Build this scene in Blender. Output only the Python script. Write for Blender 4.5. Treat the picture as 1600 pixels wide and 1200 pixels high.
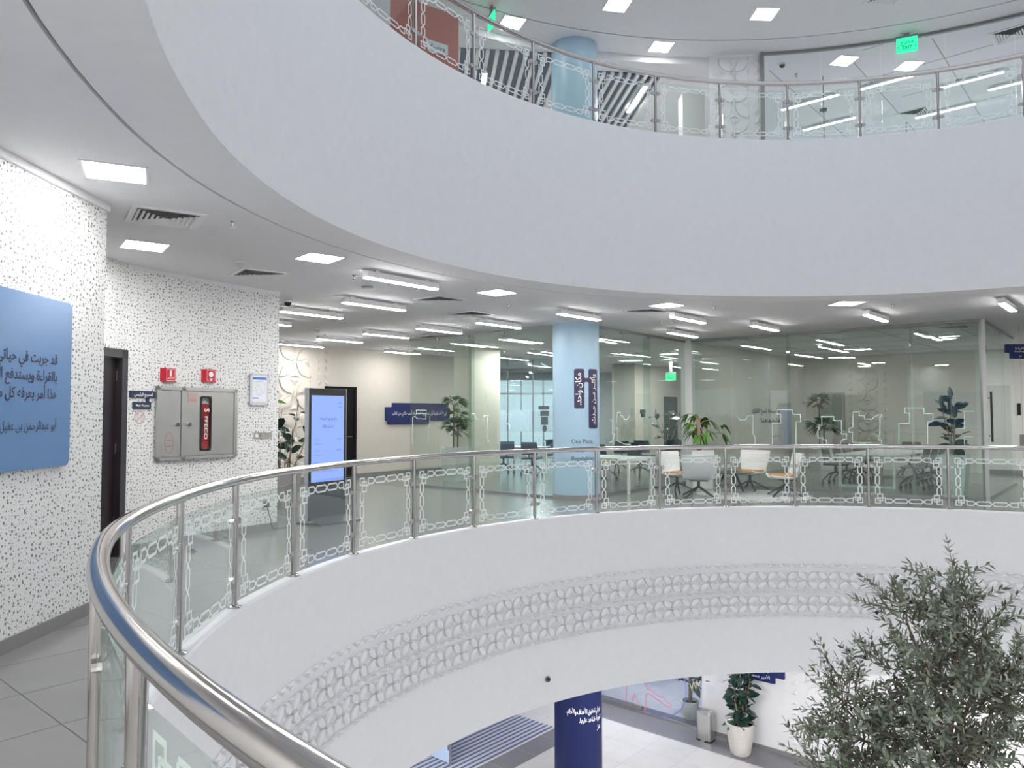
import bpy, math, random, re
from mathutils import Vector, Matrix
random.seed(7)
PI = math.pi
S = bpy.context.scene
COL = S.collection
for o in list(bpy.data.objects): bpy.data.objects.remove(o)

# ------------------------------------------------------------------ camera, world, light, exposure
cam = bpy.data.objects.new('camera', bpy.data.cameras.new('camera'))
COL.objects.link(cam)
cam.data.sensor_width = 36.0
cam.data.lens = 1176.08 / 1600 * 36.0
cam.data.clip_end = 300
cam.matrix_world = Matrix.Translation((0, 0, 1.62)) @ Matrix.Rotation(PI / 2 + 0.0434, 4, 'X') @ Matrix.Rotation(-0.0025, 4, 'Z')
S.camera = cam
W = bpy.data.worlds.new('sky'); S.world = W; W.use_nodes = True
W.node_tree.nodes['Background'].inputs[0].default_value = (0.80, 0.89, 1.0, 1)
W.node_tree.nodes['Background'].inputs[1].default_value = 1.0
S.view_settings.view_transform = 'Standard'; S.view_settings.look = 'None'
S.view_settings.gamma = 1.0; S.view_settings.use_curve_mapping = False
S.view_settings.exposure = 0.24
S.cycles.use_denoising = True
S.cycles.transparent_max_bounces = 32
S.cycles.max_bounces = 9; S.cycles.diffuse_bounces = 5; S.cycles.glossy_bounces = 5
S.cycles.caustics_reflective = False; S.cycles.caustics_refractive = False
S.cycles.sample_clamp_indirect = 14.0
# unseen area light added above the open atrium, for a presumed top light
CX, CY = 4.175, 5.393
sk = bpy.data.lights.new('atrium_top_light', 'AREA'); sk.shape = 'DISK'; sk.size = 9.0; sk.energy = 25; sk.color = (0.93, 0.96, 1.0)
sko = bpy.data.objects.new('atrium_top_light', sk); COL.objects.link(sko); sko.location = (CX, CY, 11.6)
def fill(name, x, y, z, size, energy, color=(1, 0.97, 0.92), rx=0.0):
    l = bpy.data.lights.new(name, 'AREA'); l.shape = 'DISK'; l.size = size; l.energy = energy; l.color = color
    o = bpy.data.objects.new(name, l); COL.objects.link(o); o.location = (x, y, z); o.rotation_euler = (rx, 0, 0)
    return o
# fill lights added at ceiling height to brighten hall, lobby, rooms and upper gallery
for k in range(9):
    a = math.radians(196 + 20 * k)
    if k: fill('hall_fill', CX + 8.0 * math.cos(a), CY + 8.0 * math.sin(a), 3.42, 0.9, 84, (1, 0.985, 0.97))  # unseen fill, standing for gallery downlights behind the camera
for x, y, e in ((2.5, 12.6, 190), (7.5, 11.0, 180), (-2.5, 13.5, 190), (-3.0, 4.0, 150), (4.0, -1.5, 150), (11.5, 5.5, 150)): fill('lobby_fill', x, y, -2.30, 2.2, e, (1, 0.98, 0.96))  # added lobby fill, also bounces up through the atrium
fill('lobby_room_fill', 2.8, 18.9, -2.30, 1.2, 170, (0.95, 0.96, 1))  # added fill that brightens the room behind the lobby glass
for x, y, e in ((7.6, 19.5, 12), (10.3, 19.2, 12), (10.0, 21.6, 10), (0.3, 20.0, 60), (2.8, 22.5, 90), (5.5, 25.0, 100), (1.0, 28.0, 200), (0.3, 25.6, 90), (13.2, 17.5, 80), (15.5, 15.0, 80)): fill('room_fill', x, y, 3.43, 0.8, e, (1, 0.985, 0.96))  # added fill inside the glass rooms and right hall, besides their thin lights
for x, y, e in ((8.5, 17.6, 80), (11.0, 17.0, 80), (13.0, 19.0, 60), (0.5, 18.0, 60), (-3.0, 13.5, 30), (3.2, 17.5, 40), (14.5, 8.0, 25), (-6.5, 3.0, 25), (4.0, -6.0, 25)): fill('upper_fill', x, y, 8.90, 0.9, e, (1, 0.985, 0.97))  # added fill for the upper gallery and its glass room

# ------------------------------------------------------------------ measurements
FLOOR2 = 5.675                      # storey height
CEIL = 3.46
GROUND = -5.675
CEIL2 = 9.135
RF = 6.135                          # atrium face radius
U2 = Vector((0.656, 0.755)); V2 = Vector((0.755, -0.656))   # building grid
ROT_U = math.atan2(U2.y, U2.x)
PH, SP = 3.2933, 0.1747
def bump(a):
    t = min(1, max(0, ((PH - a) / SP) / -1.6)) if a > PH else 0
    return 0.047 * t * t * (3 - 2 * t)
def pol(r, a, z=0.0):
    r = r + bump(a)
    return Vector((CX + r * math.cos(a), CY + r * math.sin(a), z))
def uv2(pu, pv): return U2 * pu + V2 * pv

# ------------------------------------------------------------------ materials
MATS = {}
def nmat(name):
    m = bpy.data.materials.new(name); m.use_nodes = True
    return m, m.node_tree, m.node_tree.nodes, m.node_tree.links
def mat(name, col, rough=0.5, metal=0.0, spec=0.5, noise=0.0, nscale=8.0, bumpv=0.0, coat=0.0):
    if name in MATS: return MATS[name]
    m, nt, N, L = nmat(name); b = N['Principled BSDF']
    b.inputs['Roughness'].default_value = rough; b.inputs['Metallic'].default_value = metal
    b.inputs['Specular IOR Level'].default_value = spec; b.inputs['Coat Weight'].default_value = coat
    b.inputs['Base Color'].default_value = (*col, 1)
    tc = N.new('ShaderNodeTexCoord'); nz = N.new('ShaderNodeTexNoise'); nz.inputs['Scale'].default_value = nscale; nz.inputs['Detail'].default_value = 4
    L.new(tc.outputs['Object'], nz.inputs['Vector'])
    rp = N.new('ShaderNodeValToRGB'); k = max(noise, 0.015)
    rp.color_ramp.elements[0].position = 0.3; rp.color_ramp.elements[1].position = 0.7
    rp.color_ramp.elements[0].color = (*[c * (1 - k) for c in col], 1); rp.color_ramp.elements[1].color = (*[min(1, c * (1 + k)) for c in col], 1)
    L.new(nz.outputs['Fac'], rp.inputs[0]); L.new(rp.outputs[0], b.inputs['Base Color'])
    if bumpv:
        bp = N.new('ShaderNodeBump'); bp.inputs['Strength'].default_value = bumpv; bp.inputs['Distance'].default_value = 0.01
        L.new(nz.outputs['Fac'], bp.inputs['Height']); L.new(bp.outputs[0], b.inputs['Normal'])
    MATS[name] = m
    return m
def emit(name, col, st):
    m, nt, N, L = nmat(name); b = N['Principled BSDF']
    b.inputs['Base Color'].default_value = (0.02, 0.02, 0.02, 1)
    b.inputs['Emission Color'].default_value = (*col, 1); b.inputs['Emission Strength'].default_value = st
    return m
def math_node(N, L, op, a, b=None):
    n = N.new('ShaderNodeMath'); n.operation = op
    for i, x in enumerate((a, b)):
        if x is None: continue
        if isinstance(x, (int, float)): n.inputs[i].default_value = x
        else: L.new(x, n.inputs[i])
    return n.outputs[0]
def glass(name, tint, f0=0.045):
    m, nt, N, L = nmat(name); N.remove(N['Principled BSDF'])
    tr = N.new('ShaderNodeBsdfTransparent'); tr.inputs[0].default_value = (*tint, 1)
    gl = N.new('ShaderNodeBsdfGlossy'); gl.inputs['Roughness'].default_value = 0.0; gl.inputs[0].default_value = (0.95, 1, 0.98, 1)
    lw = N.new('ShaderNodeLayerWeight'); lw.inputs[0].default_value = 0.5
    p = math_node(N, L, 'POWER', lw.outputs['Facing'], 5.0)
    f = math_node(N, L, 'ADD', math_node(N, L, 'MULTIPLY', p, 1 - f0), f0)
    mx = N.new('ShaderNodeMixShader'); L.new(f, mx.inputs[0]); L.new(tr.outputs[0], mx.inputs[1]); L.new(gl.outputs[0], mx.inputs[2])
    L.new(mx.outputs[0], N['Material Output'].inputs[0])
    return m
def film(name, col, alpha):
    m, nt, N, L = nmat(name); b = N['Principled BSDF']
    b.inputs['Base Color'].default_value = (*col, 1); b.inputs['Alpha'].default_value = alpha; b.inputs['Roughness'].default_value = 0.6
    return m
def tile_mat(name, base, grout, su, sv, ou, ov, rough, gap=0.006, noise=0.12, spec=0.5):
    m, nt, N, L = nmat(name); b = N['Principled BSDF']
    g = N.new('ShaderNodeNewGeometry'); sp = N.new('ShaderNodeSeparateXYZ'); L.new(g.outputs['Position'], sp.inputs[0])
    def ax(cx, cy, off, size):
        d = math_node(N, L, 'ADD', math_node(N, L, 'MULTIPLY', sp.outputs[0], cx), math_node(N, L, 'MULTIPLY', sp.outputs[1], cy))
        q = math_node(N, L, 'DIVIDE', math_node(N, L, 'SUBTRACT', d, off - 200 * size), size)
        fr = math_node(N, L, 'FRACT', q)
        lo = math_node(N, L, 'LESS_THAN', fr, gap / size)
        return lo, math_node(N, L, 'FLOOR', q)
    a, fa = ax(U2.x, U2.y, ou, su); c, fc = ax(V2.x, V2.y, ov, sv)
    gm = math_node(N, L, 'MAXIMUM', a, c)
    wn = N.new('ShaderNodeTexWhiteNoise'); cm = N.new('ShaderNodeCombineXYZ'); L.new(fa, cm.inputs[0]); L.new(fc, cm.inputs[1]); L.new(cm.outputs[0], wn.inputs[0])
    nz = N.new('ShaderNodeTexNoise'); nz.inputs['Scale'].default_value = 1.7; nz.inputs['Detail'].default_value = 6; nz.inputs['Roughness'].default_value = 0.6
    L.new(g.outputs['Position'], nz.inputs['Vector'])
    v = math_node(N, L, 'ADD', math_node(N, L, 'MULTIPLY', nz.outputs['Fac'], noise * 2), math_node(N, L, 'MULTIPLY', wn.outputs['Value'], noise * 0.5))
    v = math_node(N, L, 'ADD', v, 1 - noise * 1.25)
    vm = N.new('ShaderNodeMixRGB'); vm.blend_type = 'MULTIPLY'; vm.inputs[0].default_value = 1; vm.inputs[1].default_value = (*base, 1); L.new(v, vm.inputs[2])
    mx = N.new('ShaderNodeMixRGB'); L.new(gm, mx.inputs[0]); L.new(vm.outputs[0], mx.inputs[1]); mx.inputs[2].default_value = (*grout, 1)
    L.new(mx.outputs[0], b.inputs['Base Color']); b.inputs['Roughness'].default_value = rough; b.inputs['Specular IOR Level'].default_value = spec
    return m
def perforated(name):
    m, nt, N, L = nmat(name); b = N['Principled BSDF']
    uv = N.new('ShaderNodeUVMap')
    outs = []
    for sc, r0, r1, off in ((22.0, 0.10, 0.25, 0.0), (36.0, 0.05, 0.17, 3.3)):
        mp = N.new('ShaderNodeMapping'); mp.inputs['Location'].default_value = (off, off * 2, 0); L.new(uv.outputs[0], mp.inputs[0])
        vo = N.new('ShaderNodeTexVoronoi'); vo.voronoi_dimensions = '2D'; vo.inputs['Scale'].default_value = sc; vo.inputs['Randomness'].default_value = 0.75
        L.new(mp.outputs[0], vo.inputs['Vector'])
        sx = N.new('ShaderNodeSeparateColor'); L.new(vo.outputs['Color'], sx.inputs[0])
        r = math_node(N, L, 'ADD', math_node(N, L, 'MULTIPLY', sx.outputs[0], r1 - r0), r0)
        outs.append(math_node(N, L, 'LESS_THAN', vo.outputs['Distance'], r))
    d = math_node(N, L, 'MAXIMUM', *outs)
    mx = N.new('ShaderNodeMixRGB'); L.new(d, mx.inputs[0]); mx.inputs[1].default_value = (0.80, 0.80, 0.79, 1); mx.inputs[2].default_value = (0.22, 0.21, 0.205, 1)
    L.new(mx.outputs[0], b.inputs['Base Color']); b.inputs['Roughness'].default_value = 0.55
    return m
def stripes(name, c1, c2, period, frac, vec, rough=0.6):
    m, nt, N, L = nmat(name); b = N['Principled BSDF']
    g = N.new('ShaderNodeNewGeometry'); sp = N.new('ShaderNodeSeparateXYZ'); L.new(g.outputs['Position'], sp.inputs[0])
    d = math_node(N, L, 'ADD', math_node(N, L, 'MULTIPLY', sp.outputs[0], vec[0]), math_node(N, L, 'MULTIPLY', sp.outputs[1], vec[1]))
    fr = math_node(N, L, 'FRACT', math_node(N, L, 'DIVIDE', math_node(N, L, 'ADD', d, 100), period))
    mx = N.new('ShaderNodeMixRGB'); L.new(math_node(N, L, 'LESS_THAN', fr, frac), mx.inputs[0]); mx.inputs[1].default_value = (*c1, 1); mx.inputs[2].default_value = (*c2, 1)
    L.new(mx.outputs[0], b.inputs['Base Color']); b.inputs['Roughness'].default_value = rough
    return m

WHITE = mat('white_plaster', (0.80, 0.80, 0.815), 0.55)
CEILM = mat('ceiling_paint', (0.77, 0.77, 0.785), 0.7)
CREAM = mat('cream_paint', (0.72, 0.68, 0.615), 0.6)
WPANEL = stripes('white_boards', (0.78, 0.77, 0.74), (0.55, 0.54, 0.52), 0.42, 0.03, V2)
PERF = perforated('perforated_board')
TILE = tile_mat('grey_porcelain', (0.215, 0.211, 0.208), (0.035, 0.035, 0.035), 1.3, 0.66, 1.493, -5.127, 0.19, gap=0.008, spec=1.0)
UTILE = tile_mat('light_porcelain', (0.62, 0.62, 0.62), (0.4, 0.4, 0.4), 1.3, 0.66, 1.493, -5.127, 0.3)  # pale tone chosen so the unseen upper floor bounces light to the ceiling
GTILE = tile_mat('pale_porcelain', (0.49, 0.485, 0.485), (0.30, 0.295, 0.295), 0.9, 0.9, 0.2, 0.1, 0.25)
DTILE = tile_mat('charcoal_porcelain', (0.16, 0.16, 0.175), (0.36, 0.36, 0.37), 0.9, 40.0, 0.2, 5.0, 0.25)
MATT = stripes('ribbed_mat', (0.34, 0.36, 0.44), (0.06, 0.075, 0.14), 0.135, 0.42, V2, 0.8)
STEEL = mat('polished_steel', (0.52, 0.50, 0.485), 0.13, 1.0)
BRUSH = mat('brushed_steel', (0.60, 0.59, 0.57), 0.33, 1.0, noise=0.06, nscale=3)
GLASS = glass('clear_glass', (0.93, 0.965, 0.95))
PGLASS = glass('partition_glass', (0.87, 0.92, 0.90), 0.05)
SKIRT = mat('grey_skirting', (0.24, 0.235, 0.23), 0.4)
FROST = film('etched_film', (0.90, 0.93, 0.92), 0.80)
def translucent(name, col, through):
    m, nt, N, L = nmat(name); N.remove(N['Principled BSDF'])
    tl_ = N.new('ShaderNodeBsdfTranslucent'); tl_.inputs[0].default_value = (*col, 1); df = N.new('ShaderNodeBsdfDiffuse'); df.inputs[0].default_value = (*col, 1); tp = N.new('ShaderNodeBsdfTransparent')
    a_ = N.new('ShaderNodeMixShader'); a_.inputs[0].default_value = 0.35; L.new(tl_.outputs[0], a_.inputs[1]); L.new(df.outputs[0], a_.inputs[2])
    b_ = N.new('ShaderNodeMixShader'); b_.inputs[0].default_value = through; L.new(a_.outputs[0], b_.inputs[1]); L.new(tp.outputs[0], b_.inputs[2]); L.new(b_.outputs[0], N['Material Output'].inputs[0])
    return m
BAND = translucent('frosted_band_film', (0.80, 0.90, 0.98), 0.15)
OUTL = film('pale_outline_film', (0.72, 0.93, 0.92), 0.9)
LED = emit('led_panel', (1, 0.985, 0.965), 46.0)
LEDL = emit('led_line', (1, 0.985, 0.965), 60.0)
LEDC = emit('led_line_bright', (1, 0.985, 0.965), 64.0)
LEDU = emit('upper_led', (1, 0.985, 0.965), 22.0)
LEDD = emit('dim_led_line', (1, 0.985, 0.96), 14.0)
WMETAL = mat('white_metal', (0.80, 0.80, 0.80), 0.4)
DARK = mat('dark_gap', (0.02, 0.02, 0.022), 0.8)  # near-black groove backing, the recess shade put into its colour
GREYM = mat('grey_metal', (0.30, 0.30, 0.30), 0.35, 0.6)
BLACK = mat('black_plastic', (0.012, 0.012, 0.014), 0.35)
DOORM = mat('dark_brown_door', (0.022, 0.013, 0.016), 0.28)
BDOOR = mat('black_door', (0.004, 0.004, 0.006), 0.5, spec=0.25)
COLB = mat('pale_blue_paint', (0.37, 0.53, 0.66), 0.38)
COLN = mat('navy_paint', (0.007, 0.012, 0.066), 0.45, spec=0.25)
PANELB = mat('sky_blue_panel', (0.145, 0.26, 0.47), 0.22)
INK = mat('dark_ink', (0.035, 0.04, 0.085), 0.6)
NAVY = mat('navy_board', (0.010, 0.022, 0.135), 0.4)
SLATE = mat('aubergine_board', (0.045, 0.035, 0.085), 0.5)
NAVYD = mat('midnight_board', (0.018, 0.028, 0.075), 0.5)
WTXT = mat('white_lettering', (0.86, 0.86, 0.86), 0.6)
RED = mat('signal_red', (0.55, 0.012, 0.03), 0.35)
CORAL = mat('coral_paint', (0.55, 0.135, 0.095), 0.6)
PAPER = mat('white_paper', (0.80, 0.82, 0.86), 0.5)
SCREEN = emit('display_screen', (0.27, 0.41, 1.0), 0.92)
SCRINK = mat('screen_ink', (0.05, 0.08, 0.35), 0.5)
KGREY = mat('slate_grey_casing', (0.060, 0.064, 0.078), 0.3)
EXITM = emit('exit_green', (0.02, 0.72, 0.30), 1.6)
EXITW = emit('exit_white', (0.8, 1.0, 0.88), 1.5)
LEAFR = mat('rubber_leaf', (0.022, 0.050, 0.038), 0.22, noise=0.35, nscale=5)
LEAFP = mat('palm_leaf', (0.035, 0.10, 0.035), 0.4, noise=0.3, nscale=5)
LEAFF = mat('bright_leaf', (0.075, 0.20, 0.022), 0.35, noise=0.3, nscale=5)
LEAFO = mat('olive_leaf', (0.135, 0.163, 0.112), 0.5, noise=0.38, nscale=9)
LEAFU = mat('olive_leaf_pale', (0.29, 0.325, 0.26), 0.55, noise=0.2, nscale=9)
BARK = mat('brown_bark', (0.17, 0.13, 0.09), 0.8, noise=0.3, nscale=30)
STEMB = mat('tan_stem', (0.36, 0.25, 0.18), 0.7, noise=0.2, nscale=20)
OLIVE = mat('black_olive', (0.018, 0.012, 0.02), 0.25)
SOIL = mat('dark_soil', (0.02, 0.015, 0.012), 0.95)
POTW = mat('white_planter', (0.74, 0.74, 0.73), 0.4)
POTT = mat('textured_pot', (0.60, 0.565, 0.53), 0.75, noise=0.08, nscale=26, bumpv=0.6)
POTC = mat('cream_pot', (0.66, 0.66, 0.56), 0.4)
SHELL = mat('pale_grey_shell', (0.62, 0.63, 0.65), 0.7)
SHELLW = mat('white_shell', (0.78, 0.78, 0.79), 0.55)
ORANGE = mat('orange_cushion', (0.62, 0.27, 0.055), 0.8)
RUGM = mat('grey_rug', (0.46, 0.45, 0.44), 0.95, noise=0.1, nscale=60)
MESHG = mat('grey_fabric', (0.25, 0.25, 0.255), 0.8)
BROWNF = mat('brown_fabric', (0.17, 0.10, 0.06), 0.8)
BLUEF = mat('dark_blue_fabric', (0.02, 0.045, 0.085), 0.8)
SMOKE = mat('smoked_glass', (0.085, 0.115, 0.12), 0.12)
SLATB = mat('slat_backing', (0.045, 0.055, 0.095), 0.4)
FROSTB = mat('pale_blue_glass', (0.52, 0.66, 0.86), 0.2)
PINK = mat('pink_film', (0.80, 0.25, 0.36), 0.5)
BLUEL = mat('violet_film', (0.22, 0.24, 0.60), 0.5)
YELL = mat('cream_film', (0.85, 0.78, 0.50), 0.5)
HOSE = mat('red_hose', (0.50, 0.01, 0.02), 0.3)

# ------------------------------------------------------------------ mesh builder
class MB:
    def __init__(s): s.v = []; s.f = []; s.uv = {}
    def add(s, vs, fs):
        k = len(s.v); s.v += [tuple(p) for p in vs]; s.f += [tuple(i + k for i in f) for f in fs]
        return s
    def quad(s, a, b, c, d, uv=None):
        s.add((a, b, c, d), [(0, 1, 2, 3)])
        if uv: s.uv[len(s.f) - 1] = uv
        return s
    def box(s, x0, y0, z0, x1, y1, z1):
        return s.add([(x0, y0, z0), (x1, y0, z0), (x1, y1, z0), (x0, y1, z0), (x0, y0, z1), (x1, y0, z1), (x1, y1, z1), (x0, y1, z1)],
                     [(0, 3, 2, 1), (4, 5, 6, 7), (0, 1, 5, 4), (1, 2, 6, 5), (2, 3, 7, 6), (3, 0, 4, 7)])
    def obox(s, c, ax, ay, az):
        c = Vector(c); ax, ay, az = Vector(ax), Vector(ay), Vector(az)
        P = [c + ax * i + ay * j + az * k for k in (-1, 1) for i, j in ((-1, -1), (1, -1), (1, 1), (-1, 1))]
        return s.add(P, [(0, 3, 2, 1), (4, 5, 6, 7), (0, 1, 5, 4), (1, 2, 6, 5), (2, 3, 7, 6), (3, 0, 4, 7)])
    def slab(s, a, b, th, z0, z1):                      # wall-like box between plan points a, b, th centred
        a, b = Vector(a[:2]), Vector(b[:2]); d = (b - a); n = Vector((-d.y, d.x)).normalized() * th / 2
        P = [(q.x, q.y, z) for z in (z0, z1) for q in (a - n, b - n, b + n, a + n)]
        return s.add(P, [(0, 3, 2, 1), (4, 5, 6, 7), (0, 1, 5, 4), (1, 2, 6, 5), (2, 3, 7, 6), (3, 0, 4, 7)])
    def tube(s, path, r, n=8, cap=True):
        path = [Vector(p) for p in path]; m = len(path); rings = []; prev = None
        for i, p in enumerate(path):
            t = (path[min(i + 1, m - 1)] - path[max(i - 1, 0)]).normalized()
            if prev is None:
                ref = Vector((0, 0, 1)) if abs(t.z) < 0.9 else Vector((1, 0, 0)); x = t.cross(ref).normalized()
            else: x = (prev - t * prev.dot(t)).normalized()
            prev = x; y = t.cross(x)
            rr = r[i] if isinstance(r, (list, tuple)) else r
            rings.append([p + (x * math.cos(2 * PI * k / n) + y * math.sin(2 * PI * k / n)) * rr for k in range(n)])
        vs = [q for R in rings for q in R]
        fs = [(i * n + k, i * n + (k + 1) % n, (i + 1) * n + (k + 1) % n, (i + 1) * n + k) for i in range(m - 1) for k in range(n)]
        if cap: fs += [tuple(range(n))[::-1], tuple((m - 1) * n + k for k in range(n))]
        return s.add(vs, fs)
    def lathe(s, prof, c=(0, 0, 0), n=32, a0=0.0, a1=2 * PI):
        full = abs(a1 - a0 - 2 * PI) < 1e-6; cnt = n if full else n + 1
        vs = [(c[0] + r * math.cos(a0 + (a1 - a0) * k / n), c[1] + r * math.sin(a0 + (a1 - a0) * k / n), c[2] + z) for k in range(cnt) for r, z in prof]
        m = len(prof)
        fs = [(k * m + i, ((k + 1) % cnt) * m + i, ((k + 1) % cnt) * m + i + 1, k * m + i + 1) for k in range(n) for i in range(m - 1)]
        return s.add(vs, fs)
    def prism(s, poly, fn0, fn1):                       # 2-D polygon mapped by two functions (front, back)
        n = len(poly); vs = [fn0(*p) for p in poly] + [fn1(*p) for p in poly]
        return s.add(vs, [tuple(range(n)), tuple(range(2 * n - 1, n - 1, -1))] + [(i, i + n, (i + 1) % n + n, (i + 1) % n) for i in range(n)])
    def plate(s, poly, y0, y1): return s.prism(poly, lambda x, z: (x, y0, z), lambda x, z: (x, y1, z))
    def ribbon(s, pts, w, fn, closed=False):            # flat 2-D stroke of width w mapped by fn(x, z)
        P = [Vector(p) for p in pts]; n = len(P); L = []; R = []
        for i in range(n):
            a = P[i - 1] if (closed or i > 0) else None; b = P[(i + 1) % n] if (closed or i < n - 1) else None
            d1 = (P[i] - a).normalized() if a is not None else (b - P[i]).normalized()
            d2 = (b - P[i]).normalized() if b is not None else d1
            n1 = Vector((-d1.y, d1.x)); n2 = Vector((-d2.y, d2.x)); m = (n1 + n2)
            m = n1 if m.length < 1e-4 else m.normalized()
            k = w / 2 / max(0.45, m.dot(n1))
            L.append(P[i] + m * k); R.append(P[i] - m * k)
        vs = [fn(q.x, q.y) for q in L] + [fn(q.x, q.y) for q in R]
        return s.add(vs, [(i, n + i, n + (i + 1) % n, (i + 1) % n) for i in range(n if closed else n - 1)])
    def leaf(s, base, d, up, length, width, droop=0.25, fold=0.15, seg=4):
        base, d, up = Vector(base), Vector(d).normalized(), Vector(up)
        side = d.cross(up)
        if side.length < 1e-3: side = d.cross(Vector((1, 0.3, 0)))
        side.normalize(); nrm = side.cross(d)
        vs = []
        for i in range(seg + 1):
            t = i / seg; w = width / 2 * (math.sin(PI * (t ** 0.85)) ** 0.8 if 0 < t < 1 else 0.0)
            c = base + d * (length * t) - Vector((0, 0, 1)) * (droop * length * t * t)
            if i in (0, seg): vs.append(c)
            else: vs += [c + side * w + nrm * (fold * w), c, c - side * w + nrm * (fold * w)]
        fs = [(0, 2, 1), (0, 3, 2)]
        for i in range(seg - 2):
            k = 1 + 3 * i; fs += [(k, k + 1, k + 4, k + 3), (k + 1, k + 2, k + 5, k + 4)]
        k = 1 + 3 * (seg - 2); e = len(vs) - 1; fs += [(k, k + 1, e), (k + 1, k + 2, e)]
        return s.add(vs, fs)
    def build(s, name, m, parent=None, smooth=35, bevel=0.0):
        me = bpy.data.meshes.new(name); me.from_pydata([tuple(p) for p in s.v], [], s.f); me.update()
        if s.uv:
            L = me.uv_layers.new(name='UVMap')
            for p in me.polygons:
                q = s.uv.get(p.index)
                if q:
                    for i, li in enumerate(p.loop_indices): L.data[li].uv = q[i]
        if smooth:
            for p in me.polygons: p.use_smooth = True
            me.set_sharp_from_angle(angle=math.radians(smooth))
        me.materials.append(m)
        o = bpy.data.objects.new(name, me); COL.objects.link(o)
        if parent is not None: o.parent = parent
        if bevel:
            b = o.modifiers.new('bevel', 'BEVEL'); b.width = bevel; b.segments = 2; b.limit_method = 'ANGLE'
        return o
def struct(o, label=None):
    o['kind'] = 'structure'
    if label: o['label'] = label
    return o
def thing(name, label, cat, loc=(0, 0, 0), rz=0.0, group=None):
    o = bpy.data.objects.new(name, None); COL.objects.link(o); o.empty_display_size = 0.1
    o.location = loc; o.rotation_euler = (0, 0, rz); o['label'] = label; o['category'] = cat
    if group: o['group'] = group
    return o
def tag(o, label, cat, group=None):
    o['label'] = label; o['category'] = cat
    if group: o['group'] = group
    return o
def dup(root, loc=None, rz=None, label=None, group=None, dz=0.0):
    def cp(o, par):
        c = o.copy(); COL.objects.link(c)
        if par is not None: c.parent = par
        for ch in [x for x in o.children]: cp(ch, c)
        return c
    c = cp(root, None)
    if loc is not None: c.location = loc
    if dz: c.location.z += dz
    if rz is not None: c.rotation_euler = (0, 0, rz)
    if label: c['label'] = label
    if group: c['group'] = group
    return c
def facing(nx, ny): return math.atan2(nx, -ny)          # rotz so that local -y looks along (nx, ny)
def rrect(x0, z0, x1, z1, r=0.02, n=4):
    out = []
    for cx, cz, a in ((x1 - r, z0 + r, -PI / 2), (x1 - r, z1 - r, 0), (x0 + r, z1 - r, PI / 2), (x0 + r, z0 + r, PI)):
        out += [(cx + r * math.cos(a + PI / 2 * k / n), cz + r * math.sin(a + PI / 2 * k / n)) for k in range(n + 1)]
    return out
def rround(poly, r, n=3):                               # round the corners of any polygon
    out = []; m = len(poly)
    for i in range(m):
        p, a, b = Vector(poly[i]), Vector(poly[i - 1]), Vector(poly[(i + 1) % m])
        q = min(r, (a - p).length * 0.45, (b - p).length * 0.45)
        s_, e_ = p + (a - p).normalized() * q, p + (b - p).normalized() * q
        for k in range(n + 1):
            t = k / n; w = s_ * (1 - t) ** 2 + p * 2 * t * (1 - t) + e_ * t * t; out.append((w.x, w.y))
    return out

# ------------------------------------------------------------------ lettering
AR = {'ا': (0xFE8D, 2), 'أ': (0xFE83, 2), 'إ': (0xFE87, 2), 'آ': (0xFE81, 2), 'ؤ': (0xFE85, 2), 'ء': (0xFE80, 1), 'ئ': (0xFE89, 4), 'ب': (0xFE8F, 4), 'ة': (0xFE93, 2), 'ت': (0xFE95, 4), 'ث': (0xFE99, 4), 'ج': (0xFE9D, 4), 'ح': (0xFEA1, 4), 'خ': (0xFEA5, 4), 'د': (0xFEA9, 2), 'ذ': (0xFEAB, 2), 'ر': (0xFEAD, 2), 'ز': (0xFEAF, 2), 'س': (0xFEB1, 4), 'ش': (0xFEB5, 4), 'ص': (0xFEB9, 4), 'ض': (0xFEBD, 4), 'ط': (0xFEC1, 4), 'ظ': (0xFEC5, 4), 'ع': (0xFEC9, 4), 'غ': (0xFECD, 4), 'ف': (0xFED1, 4), 'ق': (0xFED5, 4), 'ك': (0xFED9, 4), 'ل': (0xFEDD, 4), 'م': (0xFEE1, 4), 'ن': (0xFEE5, 4), 'ه': (0xFEE9, 4), 'و': (0xFEED, 2), 'ى': (0xFEEF, 2), 'ي': (0xFEF1, 4)}
def arabic(s):
    s = s.replace('لا', '\ufefb').replace('لأ', '\ufef7'); o = []; n = len(s)
    fw = lambda c: c == 'ـ' or (c in AR and AR[c][1] == 4)
    bw = lambda c: c == 'ـ' or c in '\ufefb\ufef7' or (c in AR and AR[c][1] >= 2)
    for i, c in enumerate(s):
        pj = i > 0 and fw(s[i - 1]) and bw(c); nj = i < n - 1 and fw(c) and bw(s[i + 1])
        if c in '\ufefb\ufef7': o.append(chr(ord(c) + (1 if pj else 0)))
        elif c in AR: b, k = AR[c]; o.append(chr(b + (1 if pj and not nj and k > 1 else 0) + (2 if nj and not pj else 0) + (3 if nj and pj else 0)))
        else: o.append(c)
    return re.sub(r'\d+', lambda q: q.group()[::-1], ''.join(reversed(o)))
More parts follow.
